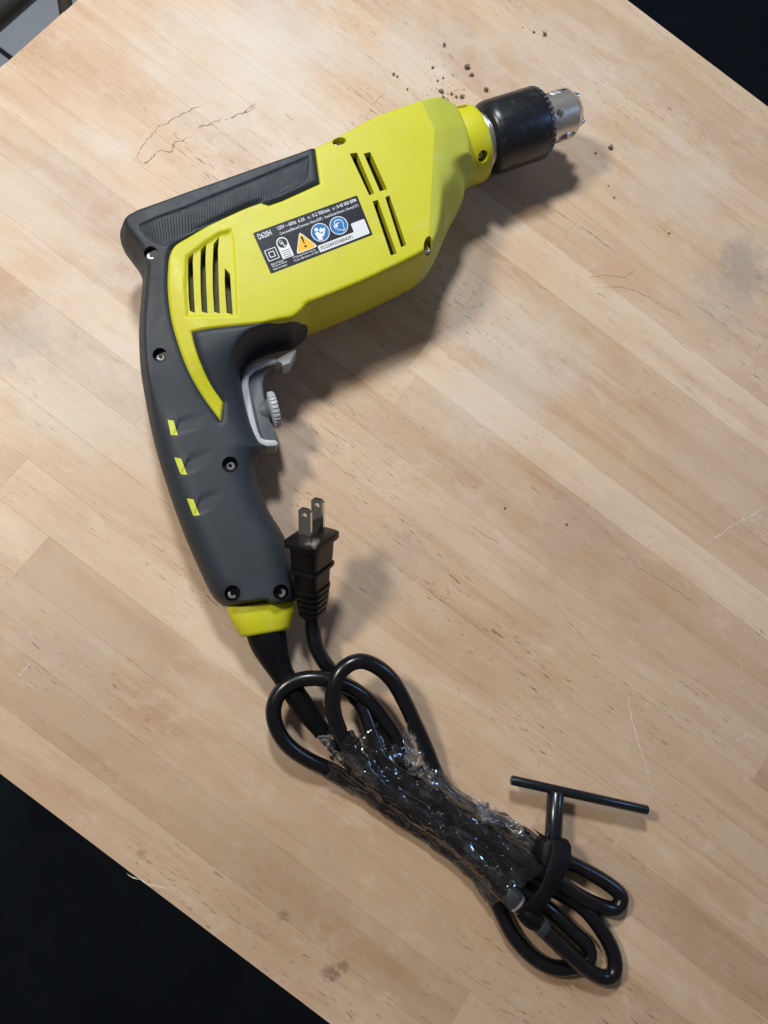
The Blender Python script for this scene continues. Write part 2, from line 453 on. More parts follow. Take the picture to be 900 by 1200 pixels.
matA = tc-HDIR*((v_hi-v_lo)/2+62)+KDIR*10
tag(obj('floor_mat', *bxv((matA.x, matA.y, FZ+.6), 240, 150, 1.2, ang, .3), mm.m, loc=(matA.x, matA.y, FZ)), 'black floor mat with pale specks below the long table edge beside the cord', 'mat')
matB = tc+HDIR*((v_hi-v_lo)/2+75)+KDIR*42
tag(obj('floor_mat', *bxv((matB.x, matB.y, FZ+.6), 190, 150, 1.2, ang, .3), mm.m, loc=(matB.x, matB.y, FZ)), 'black floor mat below the table edge beyond the drill chuck', 'mat')

# dark tube frame at the bench end
st0 = W(-14, 17, -38); st1 = W(24, -16, -38); sd = (st1-st0).normalized()
stand = empty('tube_stand', (st0.x, st0.y, FZ))
tag(stand, 'dark steel tube frame standing on the blue-grey floor past the bench end', 'tube frame')
obj('rail', *tube([st0-sd*22, st1+sd*25], 2.0, 24), M['tube'], stand)
p0 = W(66, -60, -38); p1 = W(82, 40, -38)
obj('crossbar', *tube([p0, p1], .85, 20), M['tube'], stand)
for q in (st0-sd*21, st1+sd*24): obj('leg', *tube([q, Vector((q.x, q.y, FZ+.01))], 1.4, 20), M['tube'], stand)

# ------------------------------------------------------------------ the drill
Z0 = 3.35; DROOP = math.radians(4.0)
O = W(560, 167, Z0)
_x = W(668, 131.5, Z0)-O; AX = _x.normalized()
_y = Vector((-AX.y, AX.x, 0))
AZ = (Vector((0,0,1))*math.cos(DROOP)-_y*math.sin(DROOP)).normalized()
AY = AZ.cross(AX).normalized()
heading = math.atan2(AX.y, AX.x)
drill = empty('power_drill', (O.x, O.y, 0), heading)
tag(drill, 'lime and charcoal corded power drill lying on its side', 'drill')
camP = Vector((0,0,CAM_H))
def L2(px, py, w=0.0):
    """drill-plane coordinates (x, y) of the image point when it lies w above the drill's mid plane"""
    r = ray(px, py); t = (w-(camP-O).dot(AZ))/r.dot(AZ)
    p = camP+r*t-O
    return np.array((p.dot(AX), p.dot(AY)))
def G(x, y, w): return O+AX*float(x)+AY*float(y)+AZ*float(w)

# silhouette: px, py, height of the grazing point, how far inside the outline that point lies
FAR = (2.8, .40); MID = (.35, .02); NEAR = (-.2, .0); TOPH = (1.2, .25)
sil = [(141,277,*MID),(147,265,.5,.0),(160,254,1.2,.1),(177,243.5,2.2,.3),(220,226,*FAR),(300,198,*FAR),(377,170,*FAR),(438,138,*FAR),(480,122.5,*FAR),
       ('L',-3.5,2.52),('L',-2.4,2.48),('L',-1.25,2.42),('L',-1.25,-2.2),('L',-1.75,-2.35),
       (543,222,0,0),(540,240,0,0),(532,257,0,0),(524,271,*NEAR),(518,285,*NEAR),(512,299,*NEAR),(505,314,*NEAR),(494,328,*NEAR),(440,357,*NEAR),(400,375,*NEAR),(362,390,*NEAR),
       (356,396,0,0),(344,405,0,0),(325,409,0,0),(305,416,0,0),(290,427,0,0),(284,440,0,0),(286,460,0,0),(291,482,0,0),(297,503,0,0),(304,518,0,0),(312,527,0,0),
       (308,536,0,0),(302,546,0,0),(301,559,0,0),(307,580,0,0),(316,601,0,0),(328,620,0,0),(338,640,0,0),(345,665,0,0),(349,690,0,0),(346,706,0,0),
       (318,710.5,0,0),(310,706,0,0),(275,710,0,0),(262,710.5,0,0),(250,700,0,0),(232,664,0,0),(214,622,0,0),(196,571,0,0),(181,520,0,0),(170.5,469,0,0),(165.4,436,0,0),(163.4,400,0,0),
       (163.5,375,*MID),(165.5,350,*MID),(167,328,*MID),(163,316,*MID),(154,303,*MID),(144,289,*MID)]
P = []
for s_ in sil:
    P.append(np.array(s_[1:]) if s_[0] == 'L' else L2(s_[0], s_[1], s_[2]))
n = len(P); Q = []
for i, s_ in enumerate(sil):
    if s_[0] == 'L' or s_[3] == 0: Q.append(P[i]); continue
    t = P[(i+1) % n]-P[i-1]; t = t/np.linalg.norm(t); nn = np.array((-t[1], t[0]))   # clockwise in the picture -> outward is left
    Q.append(P[i]+nn*s_[3])
area = sum(Q[i-1][0]*Q[i][1]-Q[i][0]*Q[i-1][1] for i in range(n))
cidx = [i for i, s_ in enumerate(sil) if (s_[0] in (262, 362, 312, 310, 318, 346) or tuple(s_) in (('L',-1.25,2.42), ('L',-1.25,-2.2)))]
SIL = catmull(Q, .13, True, cidx)
_i0 = [i for i, s_ in enumerate(sil) if s_[0] == 346][0]; _i1 = [i for i, s_ in enumerate(sil) if s_[0] == 262][0]
BOT = np.array(Q[_i0:_i1+1])

def seg_dist(pts, poly, closed=True):
    pts = np.asarray(pts, float); poly = np.asarray(poly, float)
    A = poly if closed else poly[:-1]; B = np.roll(poly, -1, axis=0) if closed else poly[1:]
    AB = B-A; LL = np.maximum((AB**2).sum(1), 1e-12); out_ = np.empty(len(pts))
    for k in range(0, len(pts), 3000):
        p = pts[k:k+3000]; rx = p[:,0,None]-A[None,:,0]; ry = p[:,1,None]-A[None,:,1]
        t = np.clip((rx*AB[:,0]+ry*AB[:,1])/LL, 0, 1)
        rx -= t*AB[:,0]; ry -= t*AB[:,1]
        out_[k:k+3000] = np.sqrt((rx*rx+ry*ry).min(1))
    return out_
def inside(pts, poly):
    pts = np.asarray(pts, float); poly = np.asarray(poly, float); P1 = np.roll(poly, 1, axis=0)
    x1, y1, x2, y2 = P1[:,0], P1[:,1], poly[:,0], poly[:,1]
    dy = np.where(y2 == y1, 1e-12, y2-y1); out_ = np.empty(len(pts), bool)
    for k in range(0, len(pts), 3000):
        p = pts[k:k+3000]; x = p[:,0,None]; y = p[:,1,None]
        c = ((y1 > y) != (y2 > y)) & (x < (x2-x1)*(y-y1)/dy+x1)
        out_[k:k+3000] = c.sum(1) % 2 == 1
    return out_
def sstep(x, a, b):
    t = np.clip((x-a)/(b-a), 0, 1); return t*t*(3-2*t)
def smin(a, b, k):
    h = np.clip(.5+.5*(b-a)/k, 0, 1); return b*(1-h)+a*h-k*h*(1-h)
YC = -2.9; HB = 3.3; HH = 1.9
_db = seg_dist(SIL, BOT, False); _on = _db > .04
_k = int(np.argmax(~_on)); SIDE = np.array([p for p, o_ in zip(np.roll(SIL, -_k, axis=0), np.roll(_on, -_k)) if o_])
SIDE = np.vstack([BOT[-1][None], SIDE, BOT[0][None]])
def H0(pts, low=False):
    pts = np.atleast_2d(pts); ins_ = inside(pts, SIL)
    d = np.where(ins_, seg_dist(pts, SIL), 0); ds = np.where(ins_, seg_dist(pts, SIDE, False), 0); dbt = seg_dist(pts, BOT, False)
    x, y = pts[:,0], pts[:,1]
    plat = HB-.014*np.maximum(np.abs(y-YC)-2.4, 0)**2
    e_ = np.clip(d/.12, 0, 1)
    wall = .8*np.sqrt(e_*(2-e_))+d*(1.6 if low else 4.6-3.1*sstep(x, -7.5, -4.5)*sstep(-y, -.5, 2.2))
    fb = np.minimum(smin(wall, plat, .75), wall)
    # nose: slanting shoulder that runs down to the round collar
    xc = -4.0+.53*np.minimum(y, 0)
    lim2 = HB-.36*np.maximum(x-xc, 0)
    f = np.clip((-1.25-x)/3.0, 0, 1); n_ = 2+5*f
    lim1 = (2.42+1.25*f)*np.power(np.clip(1-np.power(np.abs((y+1.7*f)/(2.46+2.5*f)), n_), 0, 1), 1/n_)
    fb = np.minimum(fb, smin(fb, lim2, .42))
    fb = np.where(x > -4.25, np.minimum(fb, np.maximum(lim1, np.minimum(fb, .6))), fb)
    t = np.clip(ds/1.8, 0, 1)
    tb = np.clip(dbt/.22, 0, 1)
    fh = HH*np.sqrt(1-(1-t)**2.5)*np.where(d > 0, np.sqrt(tb*(2-tb)), 0)
    m = sstep(y, -11.2, -7.2)
    rear = sstep(x, -24.0, -18.0)          # the back of the housing is slimmer than the gearbox
    fb = fb*(.80+.20*rear)*(.78+.22*sstep(x, -23.6, -20.6))
    return np.maximum(fh*(1-m)+fb*m, 0)
def lift(px, py):
    w = 3.2
    for _ in range(12):
        w = .5*w+.5*float(H0(L2(px, py, w))[0])
    return L2(px, py, w)
def liftpoly(pts, step=.09, closed=True, corners=None):
    q = [lift(*p) for p in pts]
    return catmull(q, step, closed, range(len(q)) if corners is None else corners)

# lime / charcoal border on the upper face
bl = [(378.5,171),(375,215),(331,235),(315,240.5),(306,237.5),(290,242),(253,259.5),(222,277),(205,288),(199,299),(196.7,318),(196.7,343),(200,370),(206.7,397),(220,433),(236.7,463),(258.5,492.7),
      (261.5,471.7),(246.7,450),(233,420),(226,397),(224.5,388.5),(253,383.5),(303,378.5),(340,376.5),(354,379),(360.5,389)]
BQ = [lift(*p) for p in bl]
BQ[0] = BQ[0]+np.array((.0, 1.6)); BQ.append(BQ[-1]+np.array((.25, -.9)))
bc = [1,2,3,4,16,17,21]
BL = catmull(BQ, .09, False, bc)
far_pts = np.array([(3, -9), (3, 6), (BQ[0][0], 6)])
YEL = np.vstack([BL, np.array([(BQ[-1][0]+1, -12)]), far_pts])

def circ(px, py, rx, ry=None, rot=0, n_=20):
    ry = ry or rx; out = []
    for k in range(n_):
        a = 2*math.pi*k/n_; x = rx*math.cos(a); y = ry*math.sin(a)
        out.append((px+x*math.cos(rot)-y*math.sin(rot), py+x*math.sin(rot)+y*math.cos(rot)))
    return out
holes = []      # (kind, polygon, depth)
z5 = lambda x, y: (160+x/3.3346, 400+y/3.3346)
z1 = lambda x, y: (120+x/3, 220+y/3)
z3 = lambda x, y: (360+x/2.5714, 80+y/2.5714)
z9 = lambda x, y: (190+x/9, 270+y/9)
for c_ in ((177,297.5,8.2),(187.6,416.8,8.6),(269.5,544.8,9.4),(272.5,695.2,9.4),(329,694,9.2)):
    holes.append(('screw', liftpoly(circ(*c_), .08, corners=[]), .36))
holes.append(('screw_y', liftpoly(circ(397.5,165.6,8.3,4.5,-.2), .08, corners=[]), .5))
holes.append(('screw_y', liftpoly(circ(501.5,288,5.0,11.5,.12), .08, corners=[]), .7))
for q in ([(128,257),(150,254),(202,377),(187,383)], [(170,257),(190,252),(241,364),(219,371)], [(197,401),(213,396),(270,558),(252,564)], [(235,388),(248,383),(299,533),(283,539)]):
    holes.append(('vent', liftpoly([z3(*p) for p in q], .09), .55))
for q in ([(272,285),(326,232),(322,330),(330,560),(345,860),(290,838),(276,700),(270,480)],
          [(405,195),(462,135),(456,300),(464,560),(478,865),(416,845),(404,640),(400,400)],
          [(540,130),(600,55),(588,200),(596,560),(608,868),(547,848),(532,600),(530,360)],
          [(660,385),(716,446),(728,640),(745,880),(680,860),(668,700),(658,520)]):
    holes.append(('louvre', liftpoly([z9(*p) for p in q], .09), .9))
for q in ([(122,308),(145,312),(162,368),(135,368)], [(148,455),(175,460),(198,522),(172,520)], [(197,615),(222,618),(247,680),(222,682)]):
    holes.append(('inlay', liftpoly([z5(*p) for p in q], .08), 0))
# louvre pocket with sloping sides, and scoops running off the inlays
POCK = liftpoly([z9(*p) for p in [(235,265),(330,190),(470,85),(600,5),(745,-30),(775,100),(795,440),(815,915),(520,925),(240,925),(215,600)]], .15)
scoops = []
for (a, b, c_, d_) in ([(145,312),(235,345),(255,400),(162,368)], [(175,460),(245,490),(262,560),(198,522)], [(222,618),(290,650),(320,700),(247,680)]):
    scoops.append(([lift(*z5(*a)), lift(*z5(*d_)), lift(*z5(*b)), lift(*z5(*c_))]))

zp = lambda x, y: (130+x/3.4615, 160+y/3.4615)
TROUGH = liftpoly([zp(*p) for p in [(112,362),(300,286),(500,204),(700,122),(806,78),(802,168),(770,202),(640,257),(560,290),(330,392),(218,450),(150,425),(118,395)]], .15)
LAB = [lift(296.3,273.3), lift(418.3,229), lift(436.7,275), lift(317.5,320.8)]
def Hf(pts):
    pts = np.atleast_2d(pts); w = H0(pts)
    db = seg_dist(pts, BL, False)
    w = w-.075*np.exp(-(db/.05)**2)
    iny = inside(pts, YEL)
    # charcoal overmould stands a little proud
    w = w+np.where(iny, 0, .10*sstep(db, .04, .26))*sstep(w, .3, .8)
    # moulded step line that follows the lime blade above the trigger
    dp = seg_dist(pts, POCK); ip = inside(pts, POCK)
    w = w-np.where(ip, .13*sstep(dp, 0, .24), 0)
    for a, d_, b, c_ in scoops:
        ex = (b+c_)/2-(a+d_)/2; L = np.linalg.norm(ex); ex = ex/L; ey = d_-a; W_ = np.linalg.norm(ey); ey = ey/W_
        r = pts-(a+d_)/2; s_ = (r @ ex)/L; t = np.abs(r @ ey)/(W_/2)
        w = w-.055*sstep(s_, -.01, .05)*np.clip(1-s_, 0, 1)*sstep(-t, -1.08, -.75)
    dt = seg_dist(pts, TROUGH); it = inside(pts, TROUGH)
    w = w-np.where(it, .09*sstep(dt, 0, .12), 0)
    # shallow seat of the rating label
    lp = np.array(LAB); dl = seg_dist(pts, lp); il = inside(pts, lp)
    pass
    return np.maximum(w, 0)

# planar triangulation
pts, edges = [], []
def add_loop(poly, closed=True):
    o = len(pts); m = len(poly); pts.extend([tuple(p) for p in poly])
    for i in range(m if closed else m-1): edges.append((o+i, o+(i+1) % m))
CRE = np.array([(-4.0+.53*min(y, 0), y) for y in np.arange(2.9, -7.2, -.1)])
add_loop(SIL); add_loop(BL, False); add_loop(CRE, False)
for k, poly, dep in holes: add_loop(poly)
free = []
def offs(poly, ds, closed=True, every=1):
    m = len(poly)
    for i in range(0, m, every):
        a = poly[i-1] if (closed or i) else poly[0]; b = poly[(i+1) % m] if (closed or i+1 < m) else poly[-1]
        t = b-a; L = np.linalg.norm(t)
        if L < 1e-9: continue
        nn = np.array((-t[1], t[0]))/L
        for d in ds: free.append(poly[i]+nn*d)
for d in (.02, .05, .09, .14, .21, .29, .37, .45, .53, .61, .69, .78, .88, 1.0, 1.15, 1.3, 1.5):
    offs(SIL, (d, -d), True, 1)
offs(BL, (.04,-.04,.08,-.08,.13,-.13,.19,-.19), False)
for k, poly, dep in holes: offs(poly, (.05,-.05,.12,-.12))
offs(TROUGH, (0,.04,.08,.12,-.04,-.08,-.12)); offs(POCK, (0,.06,.12,.18,.24,-.05,-.06,-.12,-.18,-.24)); offs(np.array(catmull(LAB, .15, True, range(4))), (0,.1,-.1,.12,-.12))
for a, d_, b, c_ in scoops:
    for i in range(15):
        for j in range(11):
            s_ = i/14*1.1-.05; t = j/10*1.2-.1
            free.append((a*(1-s_)+b*s_)*(1-t)+(d_*(1-s_)+c_*s_)*t)
gx = np.arange(SIL[:,0].min(), SIL[:,0].max(), .17); gy = np.arange(SIL[:,1].min(), SIL[:,1].max(), .147)
for j, y in enumerate(gy):
    for x in gx: free.append(np.array((x+(.085 if j % 2 else 0), y)))
free = np.array(free)
fixed = np.array(pts)
ok = inside(free, SIL)
free = free[ok]; dS = seg_dist(free, SIL); free = free[dS > .015]
# keep free points off the constraint lines
cell = .045
seen = set((int(p[0]//cell), int(p[1]//cell)) for p in fixed)
keep = []
occ = {}
for p in free:
    k = (int(p[0]//.03), int(p[1]//.03))
    if k in occ: continue
    occ[k] = 1; keep.append(p)
free = np.array(keep)
dmin = np.minimum(seg_dist(free, BL, False), seg_dist(free, CRE, False))
for k, poly, dep in holes: dmin = np.minimum(dmin, seg_dist(free, poly))
free = free[dmin > .018]
allp = [Vector((float(p[0]), float(p[1]))) for p in list(fixed)+list(free)]
res = delaunay_2d_cdt(allp, edges, [], 0, 1e-5)
pv = np.array([(v.x, v.y) for v in res[0]]); tri = np.array([f for f in res[2] if len(f) == 3])
cen = pv[tri].mean(axis=1)
ins = inside(cen, SIL); tri = tri[ins]; cen = cen[ins]
# orient upward
a_, b_, c_ = pv[tri[:,0]], pv[tri[:,1]], pv[tri[:,2]]
ar = (b_[:,0]-a_[:,0])*(c_[:,1]-a_[:,1])-(b_[:,1]-a_[:,1])*(c_[:,0]-a_[:,0])
good = np.abs(ar) > 1e-9; tri = tri[good]; cen = cen[good]; ar = ar[good]
tri[ar < 0] = tri[ar < 0][:, ::-1]
wtop = Hf(pv); wbot = -H0(pv, True)*1.0
on = seg_dist(pv, SIL) < 1e-4
wtop[on] = 0; wbot[on] = 0
reg = np.where(inside(cen, YEL), 1, 0)
reg = np.where((reg == 1) & (cen[:,0] > -4.0+.53*np.minimum(cen[:,1], 0)), 2, reg)
hid = np.full(len(tri), -1)
for i, (k, poly, dep) in enumerate(holes): hid[inside(cen, poly)] = i
print('TRIS', len(tri), 'verts', len(pv))

def build_region(mask_top, mask_bot, wall_holes, name, mat, parent):
    V, F, idx = [], [], {}
    def vid(i, side):
        key = (i, 0 if on[i] else side)
        if key not in idx:
            idx[key] = len(V); V.append(G(pv[i,0], pv[i,1], wtop[i] if side == 0 else wbot[i]))
        return idx[key]
    for t in tri[mask_top]: F.append(tuple(vid(i, 0) for i in t))
    for t in tri[mask_bot]: F.append(tuple(vid(i, 1) for i in t[::-1]))
    for h in wall_holes:
        dep = holes[h][2]; cnt = {}
        for t in tri[hid == h]:
            for e in ((t[0],t[1]),(t[1],t[2]),(t[2],t[0])): cnt[tuple(sorted(e))] = cnt.get(tuple(sorted(e)), []) + [e]
        low = {}
        def lid(i):
            if i not in low:
                low[i] = len(V); V.append(G(pv[i,0], pv[i,1], wtop[i]-dep))
            return low[i]
        top2 = {}
        def tid(i):
            if i not in top2:
                top2[i] = len(V); V.append(G(pv[i,0], pv[i,1], wtop[i]))
            return top2[i]
        for k, es in cnt.items():
            if len(es) == 1:
                a, b = es[0]; F.append((tid(b), tid(a), lid(a), lid(b)))
    return obj(name, V, F, mat, parent, 38)
yel_h = [i for i, h in enumerate(holes) if h[0] in ('screw_y', 'vent', 'louvre')]
drk_h = [i for i, h in enumerate(holes) if h[0] == 'screw']
housing = build_region((reg == 1) & (hid < 0), reg == 1, yel_h, 'housing', M['yellow'], drill); housing['label'] = 'lime yellow motor housing'
gear = build_region((reg == 2) & (hid < 0), reg == 2, [], 'gear_housing', M['gear'], drill); gear['label'] = 'lime gear housing with a painted pale sheen behind the nose collar'
grip = build_region((reg == 0) & (hid < 0), reg == 0, drk_h, 'grip', M['grip'], drill); grip['label'] = 'charcoal rubber grip and rear pad'
def hole_floor(h, name, mat, parent, dep):
    V, F, idx = [], [], {}
    for t in tri[hid == h]:
        for i in t:
            if i not in idx: idx[i] = len(V); V.append(G(pv[i,0], pv[i,1], wtop[i]-dep))
        F.append(tuple(idx[i] for i in t))
    return obj(name, V, F, mat, parent)
torx = lambda a: .12+.025*math.cos(6*a)
def screw(c, ax, u, v, parent, r=.27):
    prof = [(-.25, r*.8), (-.02, r), (.03, r*.96), (.07, r*.8), (.085, r*.56)]
    V, F = lathe(prof, c, ax, u, v, 36); F = F[:-1]
    # star recess
    o = len(V); N = 36
    for x, f in ((.085, 1.0), (-.06, .9)):
        for j in range(N):
            a = 2*math.pi*j/N; V.append(c+ax*x+(u*math.cos(a)+v*math.sin(a))*torx(a)*f*r/.27)
    b = 4*N
    for j in range(N):
        k = (j+1) % N
        F.append((b+j, b+k, o+k, o+j)); F.append((o+j, o+k, o+N+k, o+N+j))
    F.append(tuple(o+N+j for j in range(N)))
    return obj('screw', V, F, M['steel'], parent, 30)
for i, (k, poly, dep) in enumerate(holes):
    if k == 'inlay':
        hole_floor(i, 'grip_inlay', M['yellow2'], drill, 0)['label'] = 'small lime lozenge inlaid in the grip'
    elif k == 'vent': hole_floor(i, 'vent_slot', M['hole'], housing, dep)
    elif k == 'louvre': hole_floor(i, 'louvre_slot', M['slot_shade'], housing, dep)
    else:
        hole_floor(i, 'screw_well', M['black'] if k == 'screw' else M['yellow'], grip if k == 'screw' else housing, dep)
        c2 = poly.mean(axis=0); wz = float(H0(c2)[0])-dep
        screw(G(c2[0], c2[1], wz+.03), AZ, AX, AY, grip if k == 'screw' else housing, .29)

# ribbed pad on the rear top
zp = lambda x, y: (130+x/3.4615, 160+y/3.4615)
top_line = [lift(*zp(x, y)) for x, y in ((122,362),(300,292),(500,210),(700,128),(800,86))]
bot_line = [lift(*zp(x, y)) for x, y in ((130,400),(215,440),(330,385),(560,282),(640,250),(770,196),(790,170))]
tl = catmull(top_line, .02); bll = catmull(bot_line, .02)
NR = 62; V, F = [], []
for i in range(NR):
    f = i/(NR-1); a = tl[int(f*(len(tl)-1))]; b = bll[int((.02+.97*f)*(len(bll)-1))]
    ex = np.array((1.0, 0)); m = 7; base = len(V)
    for j in range(m):
        p = a*(1-j/(m-1))+b*(j/(m-1)); e = min(1, 4*min(j, m-1-j)/(m-1)+.05)
        hw = .036
        for dx, dz in ((-hw, -.03), (-hw*.45, .085*e), (hw*.45, .085*e), (hw, -.03)):
            q = p+ex*dx; V.append((q[0], q[1], dz))
    for j in range(m-1):
        for k in range(3):
            o = base+j*4+k; F.append((o, o+1, o+5, o+4))
    F.append((base, base+1, base+2, base+3)[::-1]); e_ = base+(m-1)*4; F.append((e_, e_+1, e_+2, e_+3))
hv = Hf(np.array([v[:2] for v in V])); V = [G(v[0], v[1], h+v[2]) for v, h in zip(V, hv)]
tag(obj('grip_ribs', V, F, M['grip'], grip, 20), 'fine diagonal ribs of the rear grip pad', kind='stuff')

# trigger
def prism(pxs, w0, w1, wref, name, mat, parent, bev=.06, step=.08, corners=None):
    q = np.array([L2(x, y, wref) for x, y in pxs]); poly = catmull(q, step, True, corners if corners is not None else range(len(q)))
    if sum(poly[i-1][0]*poly[i][1]-poly[i][0]*poly[i-1][1] for i in range(len(poly))) < 0: poly = poly[::-1]
    m = len(poly); V, F = [], []
    nr = []
    for i in range(m):
        t = poly[(i+1) % m]-poly[i-1]; t = t/(np.linalg.norm(t)+1e-9); nr.append(np.array((-t[1], t[0])))
    for w_, ins_ in ((w0, 0), (w1-bev, 0), (w1-bev*.3, bev*.3), (w1, bev)):
        for p, nn in zip(poly, nr): r_ = p+nn*ins_; V.append(G(r_[0], r_[1], w_))
    for l in range(3):
        for i in range(m):
            k = (i+1) % m; F.append((l*m+i, l*m+k, (l+1)*m+k, (l+1)*m+i))
    F.append(tuple(range(m-1, -1, -1))); F.append(tuple(3*m+i for i in range(m)))
    return obj(name, V, F, mat, parent, 45)
z4 = lambda x, y: (270+x/7.06, 370+y/7.06)
trig_in = [(150,560),(165,470),(230,420),(330,385),(400,390),(330,430),(285,480),(268,560),(275,640),(300,760),(330,880),(372,960),(385,1045),(255,1045),(205,960),(165,760)]
trigger = prism([z4(x, y) for x, y in trig_in], -.95, .62, .62, 'trigger', M['greydark'], drill, .05)
rim = [(388,352),(300,352),(200,395),(130,455),(92,540),(88,620),(110,740),(150,880),(190,980),(235,1055),(300,1080),(385,1078),(396,1050),(375,1028),(290,1024),(255,1010),(228,950),(195,820),(165,670),(150,560),(155,500),(200,450),(290,408),(388,385)]
prism([z4(x, y) for x, y in rim], -.9, .95, .95, 'trigger_rim', M['grey'], trigger, .07)
prism([z4(x, y) for x, y in [(388,350),(450,318),(535,276),(548,290),(520,345),(495,395),(440,412),(418,388),(386,380)]], -.7, .9, .9, 'trigger_tip', M['grey'], trigger, .07)
# speed dial: a knurled wheel standing on the trigger face
dc = L2(*z4(362,768), 0.35); dcw = G(dc[0], dc[1], .1)
i1 = L2(*z4(328,625), .3); i2 = L2(*z4(403,910), .3); dv = (i2-i1); Rd = np.linalg.norm(dv)/2; dv = dv/np.linalg.norm(dv)
DV = AX*dv[0]+AY*dv[1]; DA = DV.cross(AZ).normalized()
if DA.dot(AX) < 0: DA = -DA
def knurl(i, x, r, a):
    return r*(1-(.075 if (i in (2,3,4,5) and math.cos(26*a) > .1) else 0))
prof = [(-.30,Rd*.55),(-.2,Rd*.9),(-.16,Rd),(-.06,Rd*1.02),(.06,Rd*1.02),(.14,Rd),(.2,Rd*.93),(.22,Rd*.5)]
obj('speed_dial', *lathe(prof, dcw, DA, AZ, DV, 208, knurl), M['grey'], trigger, 30)
obj('dial_seat', *lathe([(-.95,Rd*.5),(-.5,Rd*.72),(-.28,Rd*.62)], dcw, DA, AZ, DV, 40), M['greydark'], trigger)

# nose collar with its screw wells
col_prof = [(-1.9,2.25),(-1.5,2.33),(-.62,2.33),(-.34,2.31),(-.24,2.26),(-.2,2.17),(-.2,1.7),(-1.8,1.7)]
collar = obj('nose_collar', *lathe(col_prof, O, AX, AZ, AY, 96), M['yellow'], drill); collar['label'] = 'lime nose collar behind the chuck'
cts = []; wells = []
for (px, py, ww) in ((566.5,183.5,1.6),(541,126,1.55)):
    q = L2(px, py, ww); rad = (AY*q[1]+AZ*ww).normalized(); c = O+AX*float(q[0])+rad*1.75
    tn = AX.cross(rad)
    cts.append(obj('tmp', *lathe([(-.05,.36),(1.2,.36)], c, rad, AX, tn, 32), M['yellow'])); wells.append((c, rad, tn))
cut(collar, cts)
for c, rad, tn in wells:
    screw(c+rad*.14, rad, AX, tn, collar, .24)
    obj('screw_well', *lathe([(-.02,.36),(.03,.355)], c, rad, AX, tn, 32), M['hole'], collar)
# chuck
chuck = obj('chuck_sleeve', *lathe([(.36,1.4),(.36,1.72),(.41,1.92),(.54,2.08),(.74,2.18),(1.05,2.22),(4.0,2.2),(4.16,2.17),(4.22,2.1),(4.24,1.4)], O, AX, AZ, AY, 96), M['chuck'], drill)
chuck['label'] = 'black drill chuck sleeve'
obj('spindle_ring', *lathe([(-.35,1.6),(-.06,1.90),(.06,1.92),(.12,1.84),(.16,1.70),(.45,1.70)], O, AX, AZ, AY, 72), M['steel'], chuck)
NTH = 38
def tooth(i, x, r, a): return r*(1 if (math.cos(NTH*a) > -.1) else .925) if i in (1,2,3) else r
obj('tooth_ring', *lathe([(4.16,1.5),(4.16,2.2),(4.36,2.19),(4.58,1.98),(4.62,1.4)], O, AX, AZ, AY, NTH*6, tooth), M['teeth'], chuck, 25)
nose = obj('chuck_nose', *lathe([(4.4,1.56),(6.62,1.53),(6.66,1.50),(7.16,1.13),(7.22,1.05),(7.22,.5),(6.4,.48)], O, AX, AZ, AY, 96), M['steel'], chuck)
cts = []
for k in range(3):
    a = math.radians(52+120*k); rad = AY*math.cos(a)+AZ*math.sin(a)
    # slanted jaw bores and the key holes between them
    c = O+AX*5.55+rad*1.60; d = (AX-rad*.38).normalized()
    cts.append(obj('tmp', *tube([c-d*.9, c+d*2.6], .26, 24), M['steel']))
    a2 = a+math.radians(60); r2 = AY*math.cos(a2)+AZ*math.sin(a2)
    cts.append(obj('tmp', *tube([O+AX*5.2+r2*1.1, O+AX*5.2+r2*1.8], .27, 24), M['steel']))
cut(nose, cts)
for k in range(3):
    a = math.radians(52+120*k); rad = AY*math.cos(a)+AZ*math.sin(a); d = (AX-rad*.38).normalized()
    c = O+AX*5.55+rad*1.54; obj('chuck_jaw', *tube([c+d*.15, c+d*2.0], .23, 20), M['steel'], chuck)
obj('chuck_bore', *lathe([(6.1,.52),(7.1,.49)], O, AX, AZ, AY, 32), M['hole'], chuck)
obj('bit_stub', *lathe([(6.5,.24),(7.3,.24),(7.6,.18),(7.68,.08)], O, AX, AZ, AY, 18), M['rust'], chuck)

# cuff at the end of the handle
def loft(stations, n_=48, ex=2.6):
    """stations: (centre, axis u, half u, axis v, half v)"""
    V, F = [], []
    for c, u, hu, v, hv_ in stations:
        for j in range(n_):
            a = 2*math.pi*j/n_; ca, sa = math.cos(a), math.sin(a)
            V.append(c+u*(math.copysign(abs(ca)**(2/ex), ca)*hu)+v*(math.copysign(abs(sa)**(2/ex), sa)*hv_))
    m = len(stations)
    for i in range(m-1):
        for j in range(n_):
            k = (j+1) % n_; F.append((i*n_+j, i*n_+k, (i+1)*n_+k, (i+1)*n_+j))
    F.append(tuple(range(n_-1, -1, -1))); F.append(tuple((m-1)*n_+j for j in range(n_)))
    return V, F
e0 = L2(305,700); e1 = L2(311,742); ed = (e1-e0)/np.linalg.norm(e1-e0); E0 = G(*e0, 0); E1 = G(*e1, 0); ED = (E1-E0).normalized(); EU = AZ.cross(ED).normalized()
ln = (E1-E0).length
st = []
for f, hu, hv_ in ((.1,1.80,1.0),(.2,1.86,1.28),(.45,1.80,1.32),(.9,1.45,1.2),(.97,1.38,1.14),(1.0,1.28,1.05)):
    st.append((E0+ED*ln*f, EU, hu, AZ, hv_))
obj('handle_collar', *loft(st), M['yellow'], drill)['label'] = 'lime collar at the foot of the handle'

